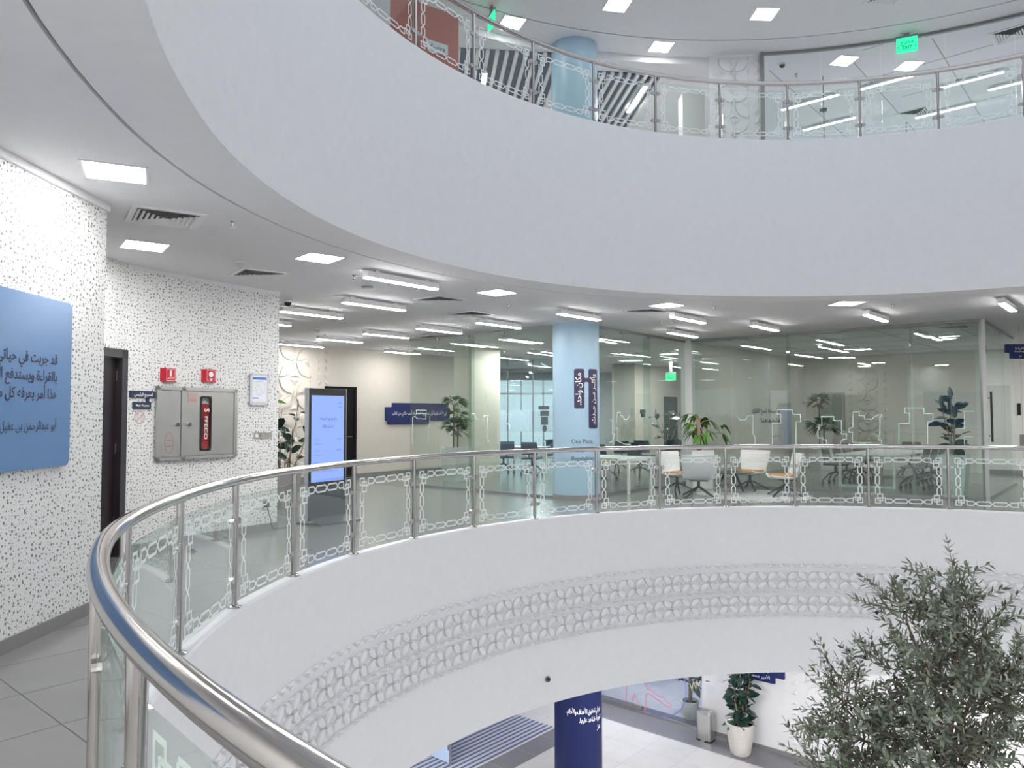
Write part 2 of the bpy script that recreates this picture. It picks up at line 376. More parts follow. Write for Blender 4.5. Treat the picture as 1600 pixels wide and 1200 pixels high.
def lettering(lines, fn, m, parent, name='lettering'):
    """lines: (text, x, z, size, align, bold, width or None); fn maps local (x, z, lift) to 3-D"""
    mb = MB()
    for body, x, z, size, al, bold, width in lines:
        c = bpy.data.curves.new('t', 'FONT'); c.body = arabic(body) if any('\u0600' <= q <= '\u06ff' for q in body) else body
        c.size = size; c.align_x = al; c.offset = bold * size; c.resolution_u = 3
        o = bpy.data.objects.new('t', c); COL.objects.link(o)
        bpy.context.view_layer.update()
        me = bpy.data.meshes.new_from_object(o)
        vs = [Vector(q.co) for q in me.vertices]; fs = [tuple(p.vertices) for p in me.polygons]
        par = list(range(len(vs)))
        def find(i):
            while par[i] != i: par[i] = par[par[i]]; i = par[i]
            return i
        for f in fs:
            for q in f[1:]: par[find(q)] = find(f[0])
        ids = {}
        for i in range(len(vs)): ids.setdefault(find(i), len(ids))
        xs = [q.x for q in vs]; kx = 1.0
        if width and xs:
            kx = width / max(1e-6, max(xs) - min(xs))
        mb.add([fn(x + q.x * kx, z + q.y, 0.002 + 0.0002 * (ids[find(i)] % 6)) for i, q in enumerate(vs)], fs)
        bpy.data.objects.remove(o); bpy.data.curves.remove(c); bpy.data.meshes.remove(me)
    return mb.build(name, m, parent, smooth=0)
flat = lambda y: (lambda x, z, l: (x, y - l, z))

# ------------------------------------------------------------------ relief pattern (interlaced petals)
def relief(mb, fn, x0, x1, z0, z1, nx, nz, h, tri=True):
    """petals run along the cell diagonals; fn(x, z, height)"""
    sx, sz = (x1 - x0) / nx, (z1 - z0) / nz
    def petal(ax, az, bx, bz, w):
        dx, dz = bx - ax, bz - az; L = math.hypot(dx, dz); px, pz = -dz / L, dx / L; k = 8; mid = []; l = []; r = []
        for i in range(k + 1):
            t = 0.06 + 0.88 * i / k; ww = w * math.sin(PI * i / k)
            cx, cz = ax + dx * t, az + dz * t
            mid.append(fn(cx, cz, h * (0.1 + 0.9 * math.sin(PI * i / k) ** 0.5))); l.append(fn(cx + px * ww, cz + pz * ww, 0.0)); r.append(fn(cx - px * ww, cz - pz * ww, 0.0))
        n = k + 1; l0, r0 = l, r
        l, r = [], []
        for i in range(k + 1):
            t = 0.06 + 0.88 * i / k; ww = w * math.sin(PI * i / k); cx, cz = ax + dx * t, az + dz * t; e_ = h * 0.62
            l.append(fn(cx + px * ww * 0.9, cz + pz * ww * 0.9, e_)); r.append(fn(cx - px * ww * 0.9, cz - pz * ww * 0.9, e_))
        mb.add(mid + l + r + l0 + r0, [f for i in range(k) for f in ((i, i + 1, n + i + 1, n + i), (2 * n + i, 2 * n + i + 1, i + 1, i), (n + i, n + i + 1, 3 * n + i + 1, 3 * n + i), (4 * n + i, 4 * n + i + 1, 2 * n + i + 1, 2 * n + i))])
    def tria(cx, cz, ax, az):
        # ax, az: half extents, a low pyramid with a triangular base
        mb.add([fn(cx - ax, cz, 0), fn(cx + ax, cz, 0), fn(cx, cz + az, 0), fn(cx, cz + az * 0.3, h * 0.8)], [(0, 1, 3), (1, 2, 3), (2, 0, 3)])
    for i in range(nx):
        for j in range(nz):
            a, b = x0 + sx * i, z0 + sz * j; cx, cz = a + sx / 2, b + sz / 2
            for qx, qz in ((a, b), (a + sx, b), (a, b + sz), (a + sx, b + sz)): petal(cx, cz, qx, qz, min(sx, sz) * 0.155)
            if tri:
                tria(cx, b + sz * 0.97, sx * 0.17, -sz * 0.20); tria(cx, b + sz * 0.03, sx * 0.17, sz * 0.20)
                mb.add([fn(a + sx * 0.03, cz - sz * 0.15, 0), fn(a + sx * 0.03, cz + sz * 0.15, 0), fn(a + sx * 0.22, cz, 0), fn(a + sx * 0.09, cz, h * 0.6)], [(0, 1, 3), (1, 2, 3), (2, 0, 3)])
                mb.add([fn(a + sx * 0.97, cz - sz * 0.15, 0), fn(a + sx * 0.97, cz + sz * 0.15, 0), fn(a + sx * 0.78, cz, 0), fn(a + sx * 0.91, cz, h * 0.6)], [(1, 0, 3), (2, 1, 3), (0, 2, 3)])
def chain(mb, fn, x0, x1, z0, z1, n, h):
    s = (x1 - x0) / n; zm = (z0 + z1) / 2
    for i in range(n):
        for sg in (1, -1):
            a = x0 + s * i + (0 if sg > 0 else s / 2); zz0, zz1 = (z0, zm) if sg > 0 else (z1, zm)
            mb.add([fn(a, zz0, 0), fn(a + s * 0.9, zz0, 0), fn(a + s * 0.45, zz1 + (zz1 - zz0) * 0.5, 0), fn(a + s * 0.45, (zz0 + zz1) / 2, h)],
                   [(0, 1, 3), (1, 2, 3), (2, 0, 3)] if sg > 0 else [(1, 0, 3), (2, 1, 3), (0, 2, 3)])

# ================================================================== THE BUILDING
def revolve(mb, prof, a0, a1, n):
    m = len(prof); vs = [pol(r, a0 + (a1 - a0) * k / n, z) for k in range(n + 1) for r, z in prof]
    return mb.add(vs, [(k * m + i, (k + 1) * m + i, (k + 1) * m + i + 1, k * m + i + 1) for k in range(n) for i in range(m - 1)])
A_0, A_1 = -PI, PI
FULL = (PH - 2 * PI + 0.9, PH + 0.9)                     # one full turn, seam outside the frame
R_CURB = 6.265
OUT = 33.0
# reading floor: slab edge, curb, tiles
mb = MB(); revolve(mb, [(R_CURB, 0.0), (7.0, 0.0), (9.0, 0.0), (14, 0), (22, 0), (OUT, 0)], *FULL, 144)
struct(mb.build('floor', TILE, smooth=0), 'grey tiled gallery floor around the atrium')
mb = MB(); revolve(mb, [(RF, 0.10), (RF, 0.225), (RF + 0.012, 0.241), (R_CURB - 0.012, 0.241), (R_CURB, 0.225), (R_CURB, -0.02)], *FULL, 192)
struct(mb.build('trim_1', WHITE), 'white curb under the lower balustrade')
mb = MB(); revolve(mb, [(RF + 0.25, -2.241), (RF, -2.241), (RF, 0.10)], *FULL, 192)
struct(mb.build('wall_atrium', WHITE), 'white curved fascia below the lower balustrade')
# relief frieze on the fascia
mb = MB(); a_l, a_r = PH + 0.9, PH + 0.9 - 2 * PI
sc = RF
def fr(x, z, h): return pol(RF - 0.004 - h, a_l - x / sc, z)
Ltot = (a_l - a_r) * sc; nt = int(Ltot / 0.305)
for z0, z1 in ((-1.015, -0.705), (-1.37, -1.06)):
    relief(mb, fr, 0, Ltot, z0 + 0.02, z1 - 0.02, nt, 1, 0.042)
for z0, z1 in ((-0.675, -0.61), (-1.058, -1.012), (-1.415, -1.37)): chain(mb, fr, 0, Ltot, z0, z1, nt * 2, 0.032)
struct(mb.build('trim_2', WHITE, smooth=28), 'white relief frieze of interlaced petals on the lower fascia')
# first-floor ceiling with shadow gap, upper fascia
RG = 6.64
mb = MB(); revolve(mb, [(RF, CEIL), (RG - 0.012, CEIL), (RG - 0.012, CEIL + 0.05)], *FULL, 160)
revolve(mb, [(RG + 0.016, CEIL + 0.05), (RG + 0.016, CEIL), (9.0, CEIL), (14, CEIL), (22, CEIL), (OUT, CEIL)], *FULL, 160)
struct(mb.build('ceiling', CEILM, smooth=30), 'white ceiling over the gallery')
mb = MB(); revolve(mb, [(RG - 0.02, CEIL + 0.045), (RG + 0.03, CEIL + 0.045)], *FULL, 160)
struct(mb.build('trim_3', DARK), 'dark shadow gap in the gallery ceiling')
mb = MB(); revolve(mb, [(RF, CEIL), (RF, FLOOR2 + 0.225), (RF + 0.012, FLOOR2 + 0.241), (R_CURB, FLOOR2 + 0.241), (R_CURB, FLOOR2)], *FULL, 192)
struct(mb.build('wall_atrium_upper', WHITE), 'white curved fascia below the upper balustrade')
mb = MB(); revolve(mb, [(R_CURB, FLOOR2), (9, FLOOR2), (14, FLOOR2), (22, FLOOR2)], *FULL, 96)
struct(mb.build('floor_upper', UTILE, smooth=0), 'tiled floor of the upper gallery')
# upper ceiling: ring soffit, gap, outer field stepping down left of the upper glass room
RG2 = 9.36
mb = MB(); revolve(mb, [(5.6, CEIL2 + 2.4), (5.6, CEIL2), (RG2 - 0.012, CEIL2), (RG2 - 0.012, CEIL2 + 0.05)], *FULL, 160)
revolve(mb, [(RG2 + 0.02, CEIL2 + 0.05), (RG2 + 0.02, CEIL2), (14, CEIL2), (22, CEIL2)], math.radians(-150), math.radians(89.5), 90)
revolve(mb, [(RG2 + 0.02, CEIL2 + 0.05), (RG2 + 0.02, CEIL2), (10.1, CEIL2), (10.1, 9.0), (14, 9.0), (22, 9.0)], math.radians(89.5), math.radians(235), 90)
struct(mb.build('ceiling_upper', CEILM, smooth=30), 'white ceiling over the upper gallery')
mb = MB(); revolve(mb, [(RG2 - 0.02, CEIL2 + 0.045), (RG2 + 0.03, CEIL2 + 0.045)], *FULL, 160)
struct(mb.build('trim_4', DARK), 'dark shadow gap in the upper ceiling')
# lobby
mb = MB(); mb.quad((-22, -18, GROUND), (32, -18, GROUND), (32, 36, GROUND), (-22, 36, GROUND))
struct(mb.build('floor_lobby', GTILE, smooth=0), 'pale tiled lobby floor')
mb = MB(); revolve(mb, [(RF + 0.25, -2.241), (9, -2.241), (16, -2.241), (OUT, -2.241)], *FULL, 96)
struct(mb.build('ceiling_lobby', CEILM), 'white lobby ceiling')
def gq(mb, pu0, pv0, pu1, pv1, z):
    P = [uv2(pu0, pv0), uv2(pu0, pv1), uv2(pu1, pv1), uv2(pu1, pv0)]
    return mb.quad(*[(p.x, p.y, z) for p in P])
PUW = 16.3
mb = MB(); gq(mb, PUW - 0.85, -13.5, PUW + 0.4, 3.0, GROUND + 0.004)
gq(mb, 9.0, -11.05, 14.45, -10.45, GROUND + 0.004)
struct(mb.build('trim_5', DTILE, smooth=0), 'charcoal tile border along the lobby wall and entrance mat')
# lobby wall (white) and lobby glass wall on one line of the grid
w0, w1, wg = uv2(PUW, -12 + 3.66), uv2(PUW, 3.0), uv2(PUW, -13.2)
mb = MB(); mb.slab(w0 + U2 * 0.1, w1 + U2 * 0.1, 0.2, GROUND, -2.241)
struct(mb.build('wall_lobby', WHITE, smooth=0), 'white lobby wall behind the rubber plant')
mb = MB(); mb.slab(w0 - U2 * 0.008, w1 - U2 * 0.008, 0.016, GROUND, GROUND + 0.09)
struct(mb.build('baseboard_lobby', SKIRT, smooth=0))
def lw(pv, z, off=0.0):
    p = uv2(PUW - off, pv - 12); return (p.x, p.y, z)
mb = MB()
relief(mb, lambda x, z, h: lw(x, z, 0.004 + h), 6.02, 7.1, -5.55, -2.3, 1, 3, 0.05)
for k in range(16): mb.add([lw(5.72, -5.6 + k * 0.21, 0.003), lw(5.88, -5.6 + k * 0.21, 0.003), lw(5.88, -5.44 + k * 0.21, 0.003), lw(5.83, -5.55 + k * 0.21, 0.03)], [(0, 1, 3), (1, 2, 3), (2, 0, 3)])
struct(mb.build('trim_6', WHITE, smooth=28), 'white petal relief panel on the lobby wall')
mb = MB(); mb.slab(uv2(PUW, -13.2), uv2(PUW, -12 + 2.06), 0.012, GROUND + 0.06, -2.3); mb.slab(uv2(PUW, -12 + 2.075), uv2(PUW, -12 + 3.64), 0.012, GROUND + 0.06, -2.3)
g1 = struct(mb.build('window_1', glass('lobby_glass', (0.90, 0.92, 0.96)), smooth=0), 'clear glass wall of the lobby with coloured line drawings')
mb = MB(); mb.slab(uv2(PUW, -13.2), w0, 0.05, GROUND, GROUND + 0.06); mb.slab(uv2(PUW, -13.0), uv2(PUW, -12 + 2.06), 0.07, GROUND + 0.09, GROUND + 0.17)
mb.build('window_frame', BRUSH, g1, smooth=0)
PK = [(2.07, -4.9), (2.16, -4.95), (2.2, -5.04), (2.35, -5.06), (2.45, -5.12), (2.58, -5.15), (2.64, -5.13), (2.74, -5.23), (2.86, -5.28), (2.82, -5.35), (2.68, -5.32), (2.26, -5.15), (2.18, -5.17), (2.15, -5.54), (2.09, -5.63), (1.98, -5.6), (1.92, -5.38), (1.83, -5.27), (1.79, -5.37), (1.74, -5.59), (1.63, -5.62), (1.59, -5.42), (1.61, -5.15), (1.66, -4.7), (1.9, -4.5)]
BL = [(2.17, -5.57), (2.38, -5.61), (2.68, -5.59), (2.92, -5.49), (3.13, -5.3), (3.25, -5.06), (3.25, -4.78), (3.22, -4.57), (3.1, -4.3)]
WH = [(3.35, -4.65), (3.41, -4.78), (3.45, -4.59), (3.51, -4.74), (3.54, -4.54), (3.57, -4.65), (3.63, -4.53)]
for nm, pts, m_ in (('line_drawing', PK, PINK), ('line_drawing', BL, BLUEL), ('line_drawing', WH, YELL)):
    mb = MB(); mb.ribbon(pts, 0.022, lambda x, z: lw(x, z, 0.01)); mb.build(nm, m_, g1, smooth=0)
mb = MB(); mb.slab(uv2(PUW + 3.2, -14.5), uv2(PUW + 3.2, -7), 0.2, GROUND, -2.241)
struct(mb.build('wall_lobby_back', mat('bluish_plaster', (0.62, 0.66, 0.80), 0.5, noise=0.18, nscale=1.2), smooth=0), 'wall behind the lobby glass')

# round columns
COLC = Vector((1.28, 15.03)); CR = 0.465
def column(nm, z0, z1, m, label):
    mb = MB(); mb.lathe([(CR, z0), (CR, z1)], (COLC.x, COLC.y, 0), 64)
    return struct(mb.build(nm, m), label)
column('column', 0.0, CEIL, COLB, 'pale blue round column on the gallery')
mb = MB(); mb.lathe([(CR + 0.012, 0), (CR + 0.012, 0.10), (CR, 0.10)], (COLC.x, COLC.y, 0), 64); struct(mb.build('baseboard_column', SKIRT))
column('column_upper', FLOOR2, CEIL2, COLB, 'pale blue round column on the upper gallery')
cl = column('column_lobby', GROUND, -2.241, COLN, 'navy blue round column in the lobby')

# left perforated walls
def pwall(mb, pts, z0, z1, flip=False):
    s = 0.0
    for a, b in zip(pts[:-1], pts[1:]):
        L = math.hypot(b[0] - a[0], b[1] - a[1])
        q = [(a[0], a[1], z0), (b[0], b[1], z0), (b[0], b[1], z1), (a[0], a[1], z1)]; t = [(s, z0), (s + L, z0), (s + L, z1), (s, z1)]
        mb.quad(*q, uv=t); s += L
    return mb
mb = MB(); pwall(mb, [(-3.5, -4.0), (-3.5, 6.44)], 0, CEIL); mb.quad((-3.5, 6.44, 0), (-3.66, 6.44, 0), (-3.66, 6.44, CEIL), (-3.5, 6.44, CEIL)); mb.quad((-3.66, 6.44, 0), (-3.66, -4, 0), (-3.66, -4, CEIL), (-3.66, 6.44, CEIL))
struct(mb.build('wall_left', PERF, smooth=0), 'white wall perforated with grey dots behind the sky blue panel')
mb = MB(); mb.box(-3.5, -4, 0, -3.485, 6.455, 0.10); struct(mb.build('baseboard_left', SKIRT, smooth=0))
mb = MB(); mb.box(-3.5, -4, CEIL - 0.06, -3.47, 6.44, CEIL); struct(mb.build('trim_7', WHITE, smooth=0))
R2 = 9.45; PA, PB = math.radians(158.1), math.radians(143.5)
def r2p(deg, off=0.0):
    a = math.radians(deg); return (CX + (R2 - off) * math.cos(a), CY + (R2 - off) * math.sin(a))
arc = [r2p(158.1 - (158.1 - 143.5) * k / 14) for k in range(15)]
mb = MB(); pwall(mb, arc, 0, CEIL)
e = Vector(arc[-1]); back = e + Vector((-0.8, 0.58)) * 0.28
mb.quad((e.x, e.y, 0), (back.x, back.y, 0), (back.x, back.y, CEIL), (e.x, e.y, CEIL))
struct(mb.build('wall_theatre', PERF, smooth=0), 'curved white perforated wall with the fire hose cabinet')
mb = MB()
for a, b in zip(range(14), range(1, 15)):
    mb.slab(r2p(158.1 - 14.6 * a / 14, 0.008), r2p(158.1 - 14.6 * b / 14, 0.008), 0.016, 0, 0.10)
struct(mb.build('baseboard_theatre', SKIRT, smooth=0))
mb = MB()
for a, b in zip(range(14), range(1, 15)): mb.slab(r2p(158.1 - 14.6 * a / 14, 0.012), r2p(158.1 - 14.6 * b / 14, 0.012), 0.024, CEIL - 0.05, CEIL)
struct(mb.build('trim_8', WHITE, smooth=0))
# wall with the theatre door, in the recess behind the left wall
d0 = Vector(arc[0]); dd = Vector((-0.15, -0.99)).normalized(); dn = Vector((0.99, -0.15))
def dw(t, z, off=0.0):
    p = d0 + dd * t + dn * off; return (p.x, p.y, z)
mb = MB(); mb.quad(dw(0, 2.42), dw(3.2, 2.42), dw(3.2, CEIL), dw(0, CEIL), uv=[(0, 2.42), (3.2, 2.42), (3.2, CEIL), (0, CEIL)])
mb.quad(dw(2.05, 0), dw(3.2, 0), dw(3.2, 2.42), dw(2.05, 2.42), uv=[(2.05, 0), (3.2, 0), (3.2, 2.42), (2.05, 2.42)])
struct(mb.build('wall_recess', PERF, smooth=0), 'perforated wall above the dark theatre door')
mb = MB()
for t0, t1, z0, z1 in ((0.0, 0.10, 0, 2.42), (1.95, 2.05, 0, 2.42), (0.0, 2.05, 2.32, 2.42)):
    a, b = d0 + dd * t0, d0 + dd * t1; mb.slab(a - dn * 0.04, b - dn * 0.04, 0.16, z0, z1)
dr = struct(mb.build('door_1', mat('dark_frame', (0.05, 0.045, 0.05), 0.3), smooth=0), 'dark brown theatre door in a dark frame')
mb = MB()
for t0, t1 in ((0.11, 1.02), (1.03, 1.94)):
    a, b = d0 + dd * t0, d0 + dd * t1; mb.slab(a - dn * 0.06, b - dn * 0.06, 0.05, 0.01, 2.31)
mb.build('door_leaf', DOORM, dr, smooth=0)
for z in (0.35, 1.2, 2.05):
    mb = MB(); p = Vector(dw(0.105, z, -0.03)); mb.tube([p, p + Vector((0, 0, 0.12))], 0.011, 8); mb.build('hinge', STEEL, dr)
# enclosing wall on the near and right side of the ring (outside the frame)
mb = MB(); revolve(mb, [(R2, 0), (R2, CEIL)], math.radians(166), math.radians(366), 60)
struct(mb.build('wall_ring', WHITE), 'white curved outer wall of the gallery')

# far cream wall of the corridor
FA = Vector((-3.2, 21.55))
def fw(s, z, off=0.0):
    p = FA + U2 * s + V2 * off; return (p.x, p.y, z)
mb = MB(); a, b = FA + U2 * -9, FA + U2 * 2.2
mb.slab(a - V2 * 0.1, b - V2 * 0.1, 0.2, 0, CEIL)
struct(mb.build('wall_back', CREAM, smooth=0), 'cream corridor wall with the black door')
mb = MB(); mb.slab(FA + U2 * -9 + V2 * 0.008, FA + U2 * 2.2 + V2 * 0.008, 0.016, 0, 0.10); struct(mb.build('baseboard_back', SKIRT, smooth=0))
mb = MB(); relief(mb, lambda x, z, h: fw(x, z, 0.004 + h), -3.95, -2.98, 0.12, 3.42, 1, 4, 0.045)
for k in range(16):
    for sg, x in ((1, -2.78), (-1, -2.5)):
        z = 0.2 + 0.2 * k
        mb.add([fw(x, z, 0.003), fw(x, z + 0.15, 0.003), fw(x + sg * 0.1, z + 0.16, 0.003), fw(x + sg * 0.03, z + 0.1, 0.03)], [(0, 1, 3), (1, 2, 3), (2, 0, 3)])
struct(mb.build('trim_9', CREAM, smooth=28), 'cream petal relief panel on the corridor wall')
mb = MB()
for s0, s1, z0, z1 in ((-2.57, -2.49, 0, 2.43), (-1.65, -1.57, 0, 2.43), (-2.57, -1.57, 2.35, 2.43)):
    mb.slab(FA + U2 * s0 + V2 * 0.02, FA + U2 * s1 + V2 * 0.02, 0.06, z0, z1)
d2 = struct(mb.build('door_2', BDOOR, smooth=0), 'black door in the cream corridor wall')
mb = MB(); mb.slab(FA + U2 * -2.49 + V2 * 0.012, FA + U2 * -1.65 + V2 * 0.012, 0.04, 0.01, 2.35); mb.build('door_leaf', BDOOR, d2, smooth=0)
mb = MB(); mb.tube([fw(-1.75, 1.1, 0.03), fw(-1.75, 1.1, 0.09), fw(-1.92, 1.1, 0.09)], 0.012, 8); mb.build('door_handle', STEEL, d2)

# cream square pillar inside the corner glass room
p0 = Vector((-1.06, 19.70)); mb = MB()
P = [p0, p0 + U2 * 1.12, p0 + U2 * 1.12 - V2 * 0.66, p0 - V2 * 0.66]
mb.prism([(q.x, q.y) for q in P], lambda x, y: (x, y, 0), lambda x, y: (x, y, CEIL)); struct(mb.build('column_square', mat('cream_pillar_paint', (0.70, 0.68, 0.60), 0.6), smooth=0), 'cream square pillar behind the potted palm')
# grey pillar and cream wall deep inside the corner room
q0 = Vector((3.55, 26.2)); mb = MB(); P = [q0, q0 + V2 * 0.0 + Vector((0.72, -0.05)), q0 + Vector((0.75, 0.9)), q0 + Vector((0.05, 0.9))]
mb.prism([(q.x, q.y) for q in P], lambda x, y: (x, y, 0), lambda x, y: (x, y, CEIL)); struct(mb.build('column_grey', mat('grey_paint', (0.36, 0.36, 0.33), 0.6), smooth=0))
W1 = Vector((4.1, 26.25))
mb = MB(); mb.slab(W1 - V2 * 0.1, W1 + U2 * 9 - V2 * 0.1, 0.2, 0, CEIL); struct(mb.build('wall_office', CREAM, smooth=0), 'cream wall deep inside the corner room')
mb = MB(); mb.slab(W1 + U2 * 2.35 + V2 * 0.02, W1 + U2 * 3.3 + V2 * 0.02, 0.06, 0, 2.35); struct(mb.build('door_3', mat('slate_door', (0.05, 0.07, 0.09), 0.4), smooth=0), 'dark door deep inside the corner room')
# windows at the far end
wl = Vector((-3.2, 31.0))
mb = MB(); a = Vector((-1.35, 31.6)); b = Vector((2.6, 31.6))
mb.slab((-9, 31.7), (-1.3, 31.7), 0.2, 0, CEIL); mb.slab((-1.3, 31.7), (1.95, 31.7), 0.2, 3.15, CEIL); mb.slab((1.95, 31.7), (5.5, 31.7), 0.2, 0, CEIL); mb.slab((-1.3, 31.7), (1.95, 31.7), 0.2, 0, 0.15)
struct(mb.build('wall_far', mat('bluish_wall', (0.50, 0.54, 0.58), 0.6), smooth=0), 'wall around the far window')
mb = MB()
for x in (-1.3, -0.62, 0.35, 1.28, 1.92): mb.box(x, 31.6, 0.15, x + 0.07, 31.72, 3.15)
mb.box(-1.3, 31.6, 2.55, 1.95, 31.72, 2.62); mb.box(-1.3, 31.6, 0.15, 1.95, 31.72, 0.22)
w2 = struct(mb.build('window_2', GREYM, smooth=0), 'tall far window with grey mullions')
mb = MB(); mb.box(-1.28, 31.65, 0.2, 1.93, 31.66, 3.14); mb.build('pane', GLASS, w2, smooth=0)
# inner partition with the frosted band
ba, bb = Vector((-0.95, 24.9)), Vector((2.3, 23.6))
mb = MB(); mb.slab(ba, bb, 0.012, 0.02, CEIL); pt = struct(mb.build('window_3', glass('inner_glass', (0.90, 0.95, 0.97)), smooth=0), 'inner glass partition with a frosted band')
mb = MB(); mb.slab(ba + Vector((0, -0.012)), bb + Vector((0, -0.012)), 0.004, 1.14, 1.83); mb.build('frosted_band', BAND, pt, smooth=0)
mb = MB()
for t in (0, 0.25, 0.5, 0.75, 1.0):
    p = ba.lerp(bb, t); mb.box(p.x - 0.02, p.y - 0.02, 0, p.x + 0.02, p.y + 0.02, CEIL)
mb.slab(ba, bb, 0.06, CEIL - 0.35, CEIL - 0.28); mb.build('window_frame', GREYM, pt, smooth=0)
mb = MB(); mb.slab(uv2(36, -24), uv2(36, -8.9), 0.2, 0, CEIL); struct(mb.build('wall_far_end', CREAM, smooth=0), 'cream wall at the far end')

# back wall of the meeting room, continuing as white boards on the right
PUB = 24.65
mb = MB(); mb.slab(uv2(PUB + 0.1, -8.9), uv2(PUB + 0.1, -4.05), 0.2, 0, CEIL); struct(mb.build('wall_meeting_back', CREAM, smooth=0), 'cream back wall of the glass meeting room')
mb = MB(); mb.slab(uv2(17.0, -8.95), uv2(PUB, -8.95), 0.14, 0, CEIL); struct(mb.build('wall_meeting_left', CREAM, smooth=0), 'cream side wall of the glass meeting room')
mb = MB(); relief(mb, lambda x, z, h: (*uv2(PUB - 0.004 - h, x), z), -7.25, -6.6, 0.2, 3.3, 1, 5, 0.05)
for k in range(14):
    for x in (-7.5, -6.5):
        z = 0.2 + 0.22 * k; f = lambda X, Z, h: (*uv2(PUB - 0.003 - h, X), Z)
        mb.add([f(x, z, 0), f(x + 0.12, z, 0), f(x + 0.12, z + 0.17, 0), f(x + 0.08, z + 0.06, 0.03)], [(0, 1, 3), (1, 2, 3), (2, 0, 3)])
struct(mb.build('trim_10', CREAM, smooth=28), 'petal relief panel at the back of the meeting room')
mb = MB(); mb.slab(uv2(PUB + 0.1, -4.05), uv2(PUB + 0.1, 14), 0.2, 0, CEIL); struct(mb.build('wall_right', WPANEL, smooth=0), 'white boarded wall at the right')
mb = MB(); mb.slab(uv2(PUB - 0.008, -3.18), uv2(PUB - 0.008, 14), 0.016, 0, 0.12); struct(mb.build('baseboard_right', SKIRT, smooth=0))
mb = MB(); mb.slab(uv2(PUB - 0.02, -3.88), uv2(PUB - 0.02, -3.22), 0.04, 0.0, 2.45)
d4 = struct(mb.build('door_4', SMOKE, smooth=0), 'dark glazed door in the white boarded wall')
mb = MB(); mb.tube([(*uv2(PUB - 0.04, -3.3), 1.0), (*uv2(PUB - 0.09, -3.3), 1.0), (*uv2(PUB - 0.09, -3.42), 1.0)], 0.012, 8); mb.build('door_handle', STEEL, d4)
mb = MB(); mb.slab(uv2(PUB - 0.012, -3.04), uv2(PUB - 0.012, -2.9), 0.024, 0.78, 1.1)
tag(mb.build('intercom_panel', GREYM, bevel=0.004), 'small grey wall box beside the dark glazed door', 'wall box')
mb = MB(); mb.slab(uv2(PUB - 0.02, -3.08), uv2(PUB - 0.02, -3.0), 0.04, 1.63, 1.95)
tag(mb.build('card_reader', BLACK, bevel=0.006), 'black card reader above the grey wall box by the glazed door', 'card reader')

# glass partitions of the two corner rooms
def partition(name, A, B, joints, outlines, label, post_ends=True, toph=0.05):
    A, B = Vector(A), Vector(B); d = (B - A).normalized(); n = Vector((-d.y, d.x)); L = (B - A).length
    mb = MB(); cut = [0.0] + joints + [L]
    for a, b in zip(cut[:-1], cut[1:]): mb.slab(A + d * (a + 0.004), A + d * (b - 0.004), 0.012, 0.05, CEIL - toph)
    w = struct(mb.build(name, PGLASS, smooth=0), label)
    mb = MB(); mb.slab(A, B, 0.05, CEIL - toph, CEIL); mb.slab(A, B, 0.04, 0.0, 0.05); mb.build('window_frame', GREYM, w, smooth=0)
    mb = MB()
    for j in joints:
        p = A + d * j; mb.slab(p - d * 0.09, p + d * 0.005, 0.03, CEIL - toph - 0.035, CEIL - toph)
    mb.build('window_clip', GREYM, w, smooth=0)
    sg = -1 if n.dot(-A) < 0 else 1
    for j in joints[1::2]:
        p = A + d * j - n * sg * 0.10; mb = MB(); mb.slab(p - n * sg * 0.085, p + n * sg * 0.085, 0.014, 0.05, CEIL - toph); mb.build('glass_fin', PGLASS, w, smooth=0)
    if outlines:
        sg = -1 if n.dot(-A) < 0 else 1
        mb = MB()
        for o in outlines: mb.ribbon(o, 0.014, lambda x, z: (*(A + d * x + n * sg * 0.009), z))
        mb.build('outline_film', OUTL, w, smooth=0)
    return w
GR = [[(1.15, 1.61), (1.21, 1.53), (1.35, 1.54), (1.38, 1.62), (1.56, 1.65), (1.52, 1.62), (1.51, 1.22), (1.56, 1.13), (1.55, 0.91)], [(1.95, 0.92), (1.96, 1.46), (2.15, 1.46), (2.15, 1.66), (2.08, 1.66), (2.08, 1.76), (2.42, 1.76), (2.42, 1.66), (2.59, 1.65), (2.59, 1.49), (2.49, 1.49), (2.48, 0.93)], [(3.13, 0.95), (3.13, 1.11), (3.05, 1.11), (3.06, 1.15), (2.95, 1.15), (2.95, 1.32), (2.98, 1.33), (2.98, 1.42), (3.04, 1.42), (3.04, 1.61), (3.29, 1.61), (3.29, 1.52), (3.44, 1.52), (3.44, 1.24), (3.54, 1.24), (3.54, 1.13), (3.47, 1.13), (3.42, 1.08), (3.42, 0.96)], [(4.03, 1.06), (3.65, 1.07), (3.66, 1.28), (3.59, 1.28), (3.59, 1.36), (3.67, 1.38), (3.68, 1.7), (3.8, 1.7), (3.8, 1.62), (3.9, 1.62), (3.9, 1.55), (4.05, 1.55), (4.09, 1.6), (4.15, 1.62), (4.15, 1.64), (4.24, 1.64), (4.23, 1.6), (4.2, 1.6), (4.19, 1.22), (4.16, 1.2), (4.16, 1.13), (4.22, 1.12), (4.22, 0.98)], [(4.54, 0.98), (4.55, 1.46), (4.74, 1.47), (4.75, 1.67), (4.66, 1.68), (4.67, 1.78), (5.01, 1.77), (5.01, 1.66), (5.17, 1.66), (5.16, 1.51), (5.07, 1.5), (5.06, 1.0)], [(5.58, 1.37), (5.7, 1.37), (5.7, 1.7), (5.86, 1.7)], [(5.69, 1.0), (5.69, 1.22), (5.85, 1.22)]]
